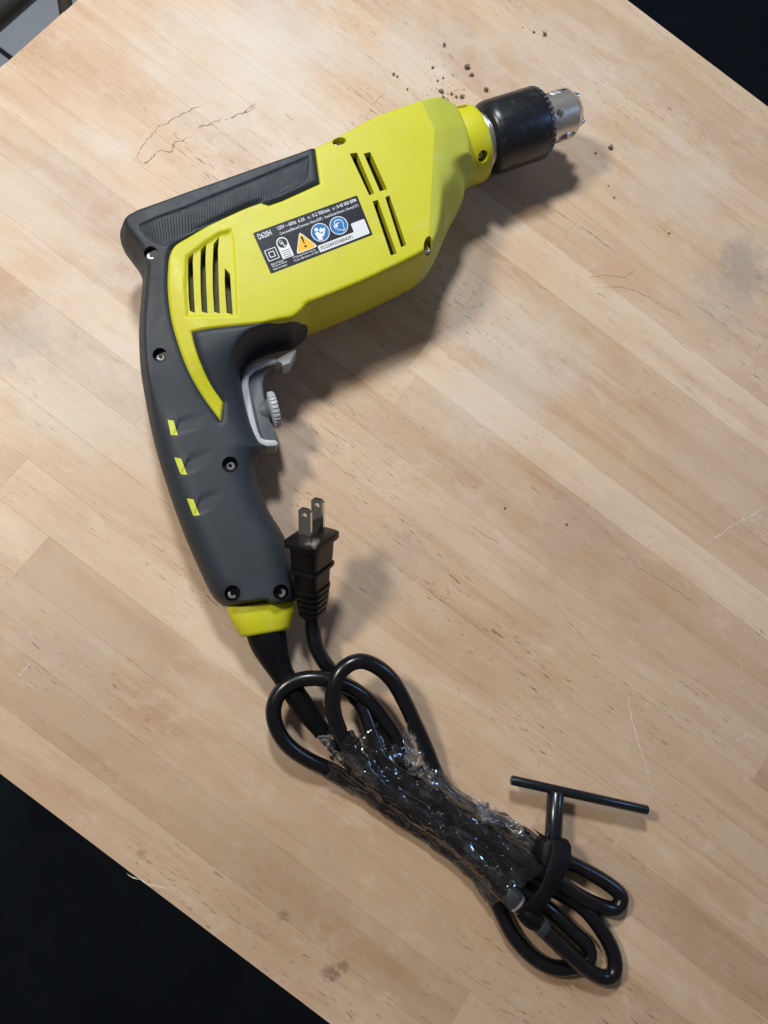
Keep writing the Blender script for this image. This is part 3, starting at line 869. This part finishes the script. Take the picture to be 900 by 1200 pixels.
# ------------------------------------------------------------------ power cord
bz = E1.z
bootp = catmull([tuple(W(x, y, z)) for x, y, z in ((311,738,bz),(316,756,bz-.1),(327,782,bz-.25),(342,808,1.35),(360,834,1.05),(378,858,.85))], .25)
nb = len(bootp); br = []
for i in range(nb):
    f = i/(nb-1)
    r = 1.08*(1-sstep(f, 0, .42))+.62*sstep(f, 0, .42); r = r*(1-sstep(f, .75, 1))+.5*sstep(f, .75, 1)
    br.append(float(r)+.0)
obj('cord_boot', *tube([Vector(p) for p in bootp], br, 28), M['boot'], drill)
CR = .43
R_ = CR
cord_px = [
 (366,842,1.0),(395,876,.55),(420,900,.45),(449.5,922,.45),(499.5,955,.45),(549.5,992,.45),(598,1034,.5),(640,1064,.9),(668,1090,.75),(690,1112,.5),(690,1127,.48),(670,1135,.48),(648,1135,.46),(625,1122,.46),(602,1096,.46),(587,1066,.48),(573,1040,.6),
 # back up on the outer left, round the first upper loop
 (538.5,1006,.45),(488.5,969,.45),(438.5,936,.45),(412,918,.45),(389,904,.55),(360,890,.9),(336,872,1.25),(322,850,1.5),(319,826,1.7),(332,804,1.85),(356,795,1.95),(384,797,1.95),(410,806,1.6),(433,822,1.2),(452,845,.9),(468,872,.65),(474,901,.46),(510.5,941,.45),
 # down the middle, round the lowest loop
 (560.5,980,.45),(592,1004,.48),(624,1029,.5),(658,1047,.7),(684,1064,.75),(702,1086,.6),(715,1108,.5),(721,1128,.48),(719,1142,.5),(708,1146,.52),(688,1136,.8),(660,1112,1.3),(633,1086,1.7),(606,1058,1.75),(575,1022,1.4),(548,994,1.25),
 # up on top of the bundle, the second upper loop
 (498,957,1.22),(448,922,1.25),(418,888,1.5),(400,862,1.9),(390,832,2.4),(391,802,2.75),(402,782,2.85),(420,773,2.8),(440,779,2.6),(459,795,2.3),(474,821,1.9),(486,848,1.5),(498,875,1.15),(508,900,.7),(521.5,927,.5),
 # down on the right, round the side loop
 (571.5,960,.46),(606,978,.48),(640,999,.48),(680,1018,.48),(712,1036,.48),(730,1053,.5),(722,1066,.52),(700,1061,.7),(675,1049,1.3),(648,1030,1.75),(606,1004,1.5),(562,974,1.25),
 # up on top again and out to the plug
 (512,938,1.22),(456,903,1.15),(437,862,1.05),(420,822,1.0),(402,803,.95),(389,788,1.15),(378,773,1.35),(370,757,1.6)]
PA = Vector((-.045,.815,.576)).normalized(); PB = Vector((.57,.46,-.68)); PB = (PB-PA*PB.dot(PA)).normalized(); PC = PA.cross(PB).normalized()
PF = W(365.5, 628, 5.0)
pe = PF-PA*4.7
cp = [tuple(W(*p)) for p in cord_px]+[tuple(pe-PA*.9+Vector((0,0,-.02))), tuple(pe-PA*.1), tuple(pe+PA*.5)]
cpath = catmull(cp, .22)
# gentle relaxation keeps the bends even
for _ in range(3): cpath[1:-1] = .5*cpath[1:-1]+.25*(cpath[:-2]+cpath[2:])
for i in range(2, len(cpath)-30):
    q_ = Vector((i*.035, 3.3, 1.7)); cpath[i] += np.array((noise.noise(q_), noise.noise(q_+Vector((9,9,0))), .4*noise.noise(q_+Vector((0,5,9)))))*.11
cpath[:,2] = np.maximum(cpath[:,2], CR+.005)
cord = obj('power_cord', *tube([Vector(p) for p in cpath], CR, 18), M['cord'], drill, 60); cord['label'] = 'coiled black power cord'
# small moulded print on the cord near the plug, as raised dashes
# plug
def pst(t, hb, hc): return (PF+PA*t, PB, hb*1.17, PC, hc*1.17)
stn = [pst(0,1.12,.82), pst(-.05,1.20,.90), pst(-.30,1.20,.90), pst(-.36,1.12,.82), pst(-.38,.98,.72), pst(-1.25,.94,.70), pst(-1.72,.90,.66),
       pst(-1.74,.98,.74), pst(-1.80,1.0,.76), pst(-1.92,.98,.74), pst(-1.96,.80,.62), pst(-2.5,.76,.60), pst(-3.0,.74,.60)]
plug = obj('plug', *loft(stn, 56, 5.5), M['black'], drill, 40); plug['label'] = 'black two-prong plug pointing upward'
st = []
t = -2.95
for k in range(5):
    f = 1-k*.05
    st += [pst(t, .82*f, .68*f), pst(t-.22, .82*f, .68*f), pst(t-.25, .70*f, .58*f), pst(t-.36, .70*f, .58*f)]; t -= .37
obj('strain_relief', *loft(st, 40, 3.5), M['black'], plug, 40)
for s_ in (-1, 1):
    c = PF+PB*(.62*s_)
    bm = bmesh.new()
    hw, hl, th = .37, (1.82 if s_ < 0 else 1.92), .08
    outline = []
    for x, y in ((-hw,-.1),(hw,-.1),(hw,hl-.16),(hw-.16,hl),(-hw+.16,hl),(-hw,hl-.16)): outline.append((x, y))
    # blade with a hole: outer outline bridged to the ring
    N = 24; ring = [(.14*math.cos(2*math.pi*k/N), hl-.38+.14*math.sin(2*math.pi*k/N)) for k in range(N)]
    r2 = delaunay_2d_cdt([Vector(p) for p in outline+ring], [(i, (i+1) % 6) for i in range(6)]+[(6+i, 6+(i+1) % N) for i in range(N)], [], 0, 1e-6)
    P2 = [tuple(v) for v in r2[0]]; V, F = [], []
    tris = [f for f in r2[2] if not inside(np.array([np.mean([P2[i] for i in f], axis=0)]), np.array(ring))[0]]
    for sd_ in (1, -1):
        for x, y in P2: V.append(c+PC*x+PA*y+PB*(sd_*th))
    m = len(P2)
    for f in tris: F.append(tuple(f)); F.append(tuple(i+m for i in f[::-1]))
    for i in range(6): k = (i+1) % 6; F.append((i, i+m, k+m, k))
    for i in range(N): k = (i+1) % N; F.append((6+i, 6+k, 6+k+m, 6+i+m))
    obj('blade', V, F, M['blade'], plug, 25)

# ------------------------------------------------------------------ chuck key and its rubber holder
k0 = W(599,914,1.15); k1 = W(759,949.5,1.15); ks = W(651,931,1.15); ke = W(647,1008,1.35)
kd = (k1-k0).normalized()
key = empty('chuck_key', (ks.x, ks.y, 0))
tag(key, 'black steel T-handle chuck key tucked into the rubber strap', 'chuck key')
def rod(a, b, r):
    d = (b-a).normalized(); return tube([a, a+d*.02, a+d*.07, b-d*.07, b-d*.02, b], [r*.75, r*.9, r, r, r*.9, r*.75], 28)
obj('cross_handle', *rod(k0, k1, .27), M['keysteel'], key, 60)
obj('shaft', *rod(ks-(ke-ks).normalized()*.18, ke, .47), M['keysteel'], key, 60)
holder = empty('key_strap', tuple(W(640,1040,0)))
tag(holder, 'black rubber strap holding the chuck key to the cord', 'strap')
hp = [Vector(p) for p in catmull([tuple(W(x, y, z)) for x, y, z in ((657,988,2.15),(657,1003,2.5),(651,1022,2.75),(643,1040,2.75),(632,1056,2.6),(622,1068,2.25),(614,1076,1.6))], .15)]
V, F = [], []; m = len(hp)
for i, p in enumerate(hp):
    t = (hp[min(i+1, m-1)]-hp[max(i-1, 0)]).normalized(); side = t.cross(Vector((0,0,1))).normalized(); nn = side.cross(t).normalized()
    f = i/(m-1); hw = .56*(1-.35*f)+.03*math.sin(9*f); th = .09
    prof = [(-hw, -th), (-hw, th*.6), (-hw*.85, th), (hw*.85, th), (hw, th*.6), (hw, -th)]
    for a, b in prof: V.append(p+side*a+nn*b)
for i in range(m-1):
    for j in range(6):
        k = (j+1) % 6; F.append((i*6+j, (i+1)*6+j, (i+1)*6+k, i*6+k))
F.append(tuple(range(6))); F.append(tuple((m-1)*6+j for j in range(5, -1, -1)))
obj('strap', V, F, M['boot'], holder, 40)
sdir = (ke-ks).normalized(); sc = ks+(ke-ks)*.78; su = sdir.cross(Vector((0,0,1))).normalized(); sv = su.cross(sdir)
V, F = loft([(sc+sdir*t_, su, a, sv, b) for t_, a, b in ((-.42,.72,.66),(-.36,.80,.74),(-.1,.95,.80),(.6,1.0,.85),(1.0,.95,.8),(1.15,.7,.6))], 40, 3.0)
obj('socket', V, F, M['boot'], holder, 40)
# little tab and cord clip
tb = W(631,975,1.6)
obj('tab', *loft([(tb+su*0, Vector((.8,-.5,0)).normalized(), .35, Vector((0,0,1)), .08), (W(641,985,1.7), Vector((.8,-.5,0)).normalized(), .4, Vector((0,0,1)), .1)], 16, 4), M['boot'], holder)
def along_cord(px, py, z):
    p = np.array(W(px, py, z)); return int(np.argmin(np.linalg.norm(cpath-p, axis=1)))
def sleeve(px, py, z, length, r0, name, mat, parent, bulge=.1):
    i = along_cord(px, py, z); c = Vector(cpath[i]); t = (Vector(cpath[i+3])-Vector(cpath[i-3])).normalized()
    ks_ = [(-.5,.96),(-.45,1.02),(-.2,1.0+bulge),(.2,1.0+bulge),(.45,1.02),(.5,.96)]
    return obj(name, *tube([c+t*length*k for k, f in ks_], [r0*f for k, f in ks_], 24, False), mat, parent, 60)
sleeve(622,1073,1.75,1.0,.50,'cord_clip',M['boot'],holder,.12)
sleeve(607,1058,1.75,.16,.5,'clip_band',M['steel'],holder,.02)
sleeve(635,1085,1.7,.5,.5,'clear_cuff',M['cuff'],holder,.06)
sleeve(600,1047,1.7,.8,.53,'clear_cuff',M['cuff'],holder,.08)

# ------------------------------------------------------------------ crumpled clear film round the cord bundle
film = NT('clear_film'); ft = film.t
out = [n_ for n_ in ft.nodes if n_.type == 'OUTPUT_MATERIAL'][0]; ft.nodes.remove(film.b)
tr = film.n('ShaderNodeBsdfTransparent'); tr.inputs[0].default_value = (.97,.975,.985,1)
gl = film.n('ShaderNodeBsdfGlossy'); gl.inputs[0].default_value = (1,1,1,1); gl.inputs['Roughness'].default_value = .075
df = film.n('ShaderNodeBsdfDiffuse'); df.inputs[0].default_value = (.75,.78,.82,1)
co0 = film.coord(); mp = film.n('ShaderNodeMapping'); mp.inputs['Rotation'].default_value = (0, 0, math.radians(37)); film.link(co0, mp.inputs[0])
mp2 = film.n('ShaderNodeMapping'); mp2.inputs['Scale'].default_value = (.32, 1, 1); film.link(mp.outputs[0], mp2.inputs[0]); co = mp2.outputs[0]
vor = film.n('ShaderNodeTexVoronoi'); vor.feature = 'DISTANCE_TO_EDGE'; vor.inputs['Scale'].default_value = 150
nz = film.n('ShaderNodeTexNoise'); nz.inputs['Scale'].default_value = 120; nz.inputs['Detail'].default_value = 4
film.link(co, nz.inputs['Vector'])
mixv = film.n('ShaderNodeMix'); mixv.data_type = 'VECTOR'; mixv.inputs[0].default_value = .02
film.link(co, mixv.inputs[4]); film.link(nz.outputs['Color'], mixv.inputs[5]); film.link(mixv.outputs[1], vor.inputs['Vector'])
crs = film.math('SUBTRACT', 1.0, film.smooth(vor.outputs['Distance'], .0, .035))
bp = film.n('ShaderNodeBump'); bp.inputs['Strength'].default_value = .75; bp.inputs['Distance'].default_value = .002
film.link(film.math('ADD', film.noise(co, 95, 3, .5, .6), film.math('MULTIPLY', crs, .10)), bp.inputs['Height'])
film.link(bp.outputs[0], gl.inputs['Normal'])
lw = film.n('ShaderNodeFresnel'); lw.inputs['IOR'].default_value = 1.5
film.link(bp.outputs[0], lw.inputs['Normal'])
m1 = film.n('ShaderNodeMixShader'); film.link(film.math('ADD', film.math('MULTIPLY', lw.outputs[0], 1.25), .03, clamp=True), m1.inputs[0])
film.link(tr.outputs[0], m1.inputs[1]); film.link(gl.outputs[0], m1.inputs[2])
m2 = film.n('ShaderNodeMixShader')
cl = film.smooth(film.noise(co, 60, 6, .72), .50, .70)
film.link(film.math('ADD', film.math('MULTIPLY', crs, .02), film.math('MULTIPLY', cl, .085)), m2.inputs[0])
film.link(m1.outputs[0], m2.inputs[1]); film.link(df.outputs[0], m2.inputs[2]); film.link(m2.outputs[0], out.inputs[0])
M['film'] = film.m

wrap_c = [(392,884,.95),(420,900,.95),(455,922,.95),(490,945,.95),(520,957,.95),(555,985,.95),(585,1012,.95),(603,1034,.95)]
wrap_w = [1.3,1.72,1.85,1.75,1.7,1.65,1.65,1.4]
wc = catmull([(*W(x, y, z), w_) for (x, y, z), w_ in zip(wrap_c, wrap_w)], .085)
wrap = empty('plastic_wrap', tuple(W(500,950,0)))
tag(wrap, 'crumpled clear plastic film wrapped around the folded cord', 'plastic wrap')
def ridge(p, k=3.0): return max(0.0, 1-abs(noise.noise(p))*3.2)**k
CPN = cpath
def wrapped(i, lay):
    """tight outline of the strands in one cross section, bridged like stretched film"""
    m = len(wc); c = np.array(wc[i][:3]); t = np.array(wc[min(i+3, m-1)][:3])-np.array(wc[max(i-3, 0)][:3]); t /= np.linalg.norm(t)
    side = np.cross(t, (0,0,1)); side /= np.linalg.norm(side); up = np.array((0,0,1.0))
    r = CPN-c; sel = np.abs(r @ t) < .28
    q = np.stack([r[sel] @ side, r[sel] @ up], 1); q = q[(np.abs(q[:,0]) < 2.3)]
    N = 110; th = np.arange(N)*2*math.pi/N; U = np.stack([np.cos(th), np.sin(th)], 1)
    h = (q @ U.T).max(0)+CR+.035+.05*lay
    out_ = []
    for j in range(N):
        dd = np.cos(th-th[j]); ok_ = dd > .12
        hull = (h[ok_]/dd[ok_]).min()
        b_ = q @ U[j]; dsc = (CR+.035)**2-((q**2).sum(1)-b_**2); hit = (dsc >= 0) & (b_ > 0)
        rad_ = (b_[hit]+np.sqrt(dsc[hit])).max() if hit.any() else hull*.75
        out_.append(.40*hull+.60*max(rad_, hull*.6))
    return c, t, side, up, np.array(out_), th
rings = [wrapped(i, 0) for i in range(len(wc))]
RR = np.array([r[4] for r in rings])
for _ in range(10): RR[1:-1] = .5*RR[1:-1]+.25*(RR[:-2]+RR[2:])
for _ in range(4): RR = .5*RR+.25*(np.roll(RR, 1, axis=1)+np.roll(RR, -1, axis=1))
RR = RR+.03
V, F = [], []; m = len(rings); N = RR.shape[1]
for i, (c, t, side, up, _, th) in enumerate(rings):
    sl = i*.085
    for j in range(N):
        ca, sa = math.cos(th[j]), math.sin(th[j]); r = RR[i, j]
        cyc = Vector((ca*1.1, sa*1.1, 0))
        p1 = Vector((sl*.55, 0, 0))+cyc*1.2+Vector((ca, sa, 0))*0
        w_ = .085*ridge(Vector((sl*.45+ca*1.1, sl*.12+sa*1.1, ca*.5)), 1.5)+.06*ridge(Vector((sl*.9-ca*1.3, sa*1.5+4, sl*.2)), 1.6)
        w_ += .05*noise.noise(Vector((sl*.5, ca*1.2, sa*1.2)))
        p = Vector(c)+Vector(side)*(ca*(r+w_))+Vector((0,0,1))*(sa*(r+w_))
        e = 6
        if i < e or i > m-1-e: p = p+Vector(t)*noise.noise(Vector((ca*2.2, sa*2.2, 3 if i < e else 8)))*.5
        p.z = max(p.z, .012); V.append(p)
for i in range(m-1):
    for j in range(N):
        k = (j+1) % N; F.append((i*N+j, (i+1)*N+j, (i+1)*N+k, i*N+k))
obj('film', V, F, M['film'], wrap, 70)
def flap(corners_, nu, nv, amp, seed):
    A, B, C_, D = [W(*c) for c in corners_]; V, F = [], []; off = Vector((seed*3.1, seed*1.7, 0))
    for i in range(nu+1):
        for j in range(nv+1):
            u, v = i/nu, j/nv
            p = (A*(1-u)+B*u)*(1-v)+(D*(1-u)+C_*u)*v
            p = p+Vector((noise.noise(p*1.0+off)*.35, noise.noise(p*1.0+off*3)*.35, (ridge(Vector((p.x*.7+p.y*.4, p.y*.9-p.x*.2, seed)), 1.6)*.55+.25*ridge(p*1.9+off, 2)-.1)*amp))
            p.z = max(p.z, .02); V.append(p)
    for i in range(nu):
        for j in range(nv):
            o = i*(nv+1)+j; F.append((o, o+nv+1, o+nv+2, o+1))
    return V, F
for s_, (cs, amp) in enumerate([([(478,846,1.6),(498,872,1.4),(518,925,.9),(468,890,1.7)], .5), ([(548,925,1.0),(606,962,.9),(612,980,1.0),(560,962,1.5)], .5),
                         ([(572,1040,.4),(590,1040,1.3),(602,1060,.8),(588,1072,.15)], .4), ([(372,866,1.6),(400,850,2.2),(440,880,1.8),(388,893,1.2)], .6)]):
    obj('film_flap', *flap(cs, 34, 26, amp, s_+1), M['film'], wrap, 70)

# ------------------------------------------------------------------ dirt crumbs
def crumb_mesh(c, r, seed):
    bm = bmesh.new(); bmesh.ops.create_icosphere(bm, subdivisions=1, radius=1.0)
    V = []
    for v in bm.verts:
        q = v.co.copy(); k = 1+.9*noise.noise(q*1.1+Vector((seed*5.3, 0, 0)))+.4*noise.noise(q*2.6+Vector((0, seed*2.1, 0)))
        V.append(Vector((q.x*r*k, q.y*r*k*.85, q.z*r*k*.75)))
    lo = min(p.z for p in V); V = [p+Vector((c.x, c.y, .004-lo)) for p in V]
    F = [tuple(v.index for v in f.verts) for f in bm.faces]; bm.free(); return V, F
named = [((716,172,4.6), 'largest dry dirt crumb lying in front of the chuck nose', None),
         ((547,78,4.0), 'larger rounded crumb of the pair above the black chuck', None), ((552.5,87,3.4), 'smaller pointed crumb of the pair above the black chuck', None),
         ((638,40,3.6), 'brown dirt crumb by itself near the far table edge', None), ((626,37,2.0), 'sliver-like dirt crumb close to the lone crumb near the far table edge', None),
         ((520.5,52,3.0), 'thin dirt crumb farthest up the boards from the lime collar', None), ((569,105,3.8), 'round dirt crumb touching the rear shoulder of the black chuck', None)]
cl_ = 'small dry dirt crumb in the scatter beside the lime nose collar'
for p in ((517,106,3.4),(529,109,2.6),(519.5,114,2.8),(535,112.5,2.3),(541.5,113,3.2),(507,78.5,2.3),(513,93.5,1.7),(519.5,90.5,1.7),(461,86.5,2.2),(465.5,89,1.7),(477.5,104,1.7),(525,117,2.0)):
    named.append((p, cl_, 'crumbs scattered beside the drill nose'))
for p in ((698.5,178.5,1.8),(720,231,1.6),(785,272.5,1.7),(592,595,1.9),(664,614,1.8),(713,217,1.3)):
    named.append((p, 'tiny dark grit speck lying alone on the open boards', 'lone grit specks'))
for i, (p, lab, grp) in enumerate(named):
    c = W(p[0], p[1], .1); V, F = crumb_mesh(c, p[2]*.046, i+1)
    tag(obj('dirt_crumb', V, F, M['crumb'], smooth=None, loc=(c.x, c.y, 0)), lab, 'crumb', grp)
V, F = [], []
rr = random.Random(5)
for i in range(170):
    if i < 90: px, py = rr.gauss(530, 13), rr.gauss(113, 7)
    elif i < 130: px, py = rr.gauss(505, 16), rr.gauss(85, 12)
    elif i < 150: px, py = rr.gauss(778, 7), rr.gauss(266, 5)
    else: px, py = rr.uniform(440, 860), rr.uniform(20, 300)
    c = W(px, py); v, f = crumb_mesh(c, abs(rr.gauss(0, .014))+.010, i)
    if i % 1 == 0:
        o = len(V); V += v; F += [tuple(q+o for q in ff) for ff in f]
tag(obj('wood_dust', V, F, M['crumb'], smooth=None, loc=tuple(W(530,110))), 'fine brown drilling dust sprinkled by the drill nose', 'dust', kind='stuff')

# ------------------------------------------------------------------ rating label (print is flat, left without its square code)
LW = [G(p[0], p[1], float(H0(p)[0])+.004) for p in LAB]
def LP(s, t, z=.0):
    p = (LW[0]*(1-s)+LW[1]*s)*(1-t)+(LW[3]*(1-s)+LW[2]*s)*t
    return p+AZ*z
V = []; F = []
rc = []
for cx, cy, a0 in ((.988,.97,0),(.012,.97,90),(.012,.03,180),(.988,.03,270)):
    for k in range(5):
        a = math.radians(a0+k*22.5); rc.append((cx+.012*math.cos(a), cy+.03*math.sin(a)))
for z in (.0, .012): V += [LP(s, t, z) for s, t in rc]
m = len(rc); F = [tuple(range(m, 2*m))]+[(i, (i+1) % m, (i+1) % m+m, i+m) for i in range(m)]
label = obj('rating_label', V, F, M['label'], drill, 30); label['label'] = 'black rating label with white print and safety symbols'
ZP = .016
asp = (LW[1]-LW[0]).length/(LW[3]-LW[0]).length
def fill(name, loops, mat, z=ZP):
    """flat print from closed loops in label coordinates (even-odd)"""
    P2, E = [], []
    for lp in loops:
        o = len(P2); P2 += [Vector(p) for p in lp]; E += [(o+i, o+(i+1) % len(lp)) for i in range(len(lp))]
    r = delaunay_2d_cdt(P2, E, [], 0, 1e-7); pts2 = np.array([tuple(v) for v in r[0]])
    F = []
    for f in r[2]:
        c = pts2[list(f)].mean(axis=0)[None]
        if sum(inside(c, np.array(lp))[0] for lp in loops) % 2: F.append(tuple(f))
    return obj(name, [LP(p[0], p[1], z) for p in pts2], F, mat, label, None)
def ell(s, t, r, n_=40, a0=0, a1=360): return [(s+r/asp*math.cos(math.radians(a0+(a1-a0)*k/n_)), t+r*math.sin(math.radians(a0+(a1-a0)*k/n_))) for k in range(n_)]
def text(body, s0, s1, tcen, hgt_, mat=None, bold=.012, slant=0.0, z=ZP):
    cu = bpy.data.curves.new('t', 'FONT'); cu.body = body; cu.size = 1; cu.offset = bold; cu.resolution_u = 2
    o = bpy.data.objects.new('t', cu); C.objects.link(o); bpy.context.view_layer.update()
    me = bpy.data.meshes.new_from_object(o.evaluated_get(bpy.context.evaluated_depsgraph_get()))
    bpy.data.objects.remove(o)
    co_ = np.array([v.co[:2] for v in me.vertices]); lo, hi = co_.min(0), co_.max(0)
    Vv = []
    for x, y in co_:
        f = (x-lo[0])/(hi[0]-lo[0]); g = (y-lo[1])/(hi[1]-lo[1])
        Vv.append(LP(s0+(s1-s0)*f, tcen+hgt_*(.5-g), z))
    return obj('lettering', Vv, [tuple(p.vertices) for p in me.polygons], mat or M['print'], label, None)
text('D620H', .028, .150, .125, .135)
text('120V ~ 60Hz  6.2A', .215, .475, .095, .085); text('n : 0-2 700/min', .505, .715, .095, .085); text('n : 0-43 000 BPM', .745, .975, .095, .085)
text('Concrete/Béton/Concreto 16mm(5/8")', .215, .625, .235, .085, bold=.006); text('Steel/Acier/Acero 13mm(1/2")', .645, .975, .235, .085, bold=.006)
text('Made in Vietnam', .035, .150, .815, .05, bold=.004); text('Fabriqué au Vietnam', .035, .175, .875, .05, bold=.004); text('Hecho en Vietnam', .035, .165, .935, .05, bold=.004)
text('TTI Consumer Power Tools, Inc.', .235, .455, .85, .055, bold=.004); text('P.O. Box 1288, Anderson, SC 29622', .235, .470, .925, .055, bold=.004)
sq = lambda s, t, hs: [(s-hs/asp, t-hs), (s+hs/asp, t-hs), (s+hs/asp, t+hs), (s-hs/asp, t+hs)]
fill('double_square', [sq(.078,.60,.135), sq(.078,.60,.118)], M['print']); fill('double_square', [sq(.078,.60,.068), sq(.078,.60,.050)], M['print'])
# rounded badge with a ring
bd = ell(.203,.44,.135, 24, 180, 360)+[(.203+.135/asp,.80),(.203-.135/asp,.80)]
fill('badge', [bd, ell(.203,.445,.112)], M['print'])
text('U', .182, .203, .415, .11, bold=.03); text('L', .204, .224, .475, .11, bold=.03)
for tt in (.615, .665, .715, .765): fill('badge_line', [[(.165,tt),(.241,tt),(.241,tt+.013),(.165,tt+.013)]], M['label'], ZP+.004)
def rtri(cx, cy, k):
    b_ = [(0,-.30),(.30,.22),(-.30,.22)]; o_ = []
    for i in range(3):
        p = np.array(b_[i]); a = np.array(b_[i-1]); b = np.array(b_[(i+1) % 3])
        for q in (p+(a-p)*.16, p+(a-p)*.05+(b-p)*.02, p+(b-p)*.05+(a-p)*.02, p+(b-p)*.16): o_.append((cx+q[0]*k/asp, cy+q[1]*k))
    return o_
fill('warning_triangle', [rtri(.383,.605,.90)], M['print']); fill('warning_triangle', [rtri(.383,.607,.80)], M['amber'], ZP+.004)
fill('warning_mark', [[(.383-.028/asp,.475),(.383-.015/asp,.455),(.383+.015/asp,.455),(.383+.028/asp,.475),(.383+.010/asp,.635),(.383-.010/asp,.635)]], M['label'], ZP+.008)
fill('warning_mark', [ell(.383,.70,.028,20)], M['label'], ZP+.008)
for cs in (.557, .738):
    fill('safety_sign', [ell(cs,.52,.218)], M['print']); fill('safety_sign', [ell(cs,.52,.200)], M['blue'], ZP+.004)
cs = .557
rel = lambda c, pts_: [(c+x/asp, .52+y) for x, y in pts_]
fill('reader_symbol', [ell(cs-.065/asp,.43,.045,20)], M['print'], ZP+.008)
fill('reader_symbol', [rel(cs, [(-.13,-.03),(-.06,-.035),(.02,.05),(.085,-.01),(.115,.02),(.03,.115),(-.01,.10),(.0,.175),(-.10,.165)])], M['print'], ZP+.008)
fill('reader_symbol', [rel(cs, [(-.015,-.06),(.05,-.10),(.075,-.055),(.14,-.075),(.12,.0),(.06,.03),(.04,-.01),(.0,.02)])], M['print'], ZP+.008)
cs = .738
hd = [(-.10,-.02),(-.09,-.09),(-.03,-.145),(.05,-.14),(.11,-.09),(.125,-.01),(.10,.06),(.105,.14),(.03,.155),(.025,.115),(-.05,.11),(-.065,.06),(-.11,.045)]
hd2 = [(x*.86+.002, y*.86) for x, y in hd]
fill('goggles_symbol', [rel(cs, hd), rel(cs, hd2)], M['print'], ZP+.008)
fill('goggles_symbol', [rel(cs, [(-.12,-.045),(-.05,-.05),(-.02,-.075),(.04,-.06),(.045,-.045),(-.02,-.05),(-.03,.02),(-.12,.025)])], M['print'], ZP+.008)
fill('serial_panel', [[(.490,.790),(.835,.790),(.845,.775),(.845,.595),(.855,.58),(.972,.58),(.98,.60),(.98,.93),(.972,.95),(.490,.955),(.484,.94),(.484,.805)]], M['silver'])
text('PD25493D0804291', .505, .815, .872, .085, M['label'], .008, z=ZP+.005)
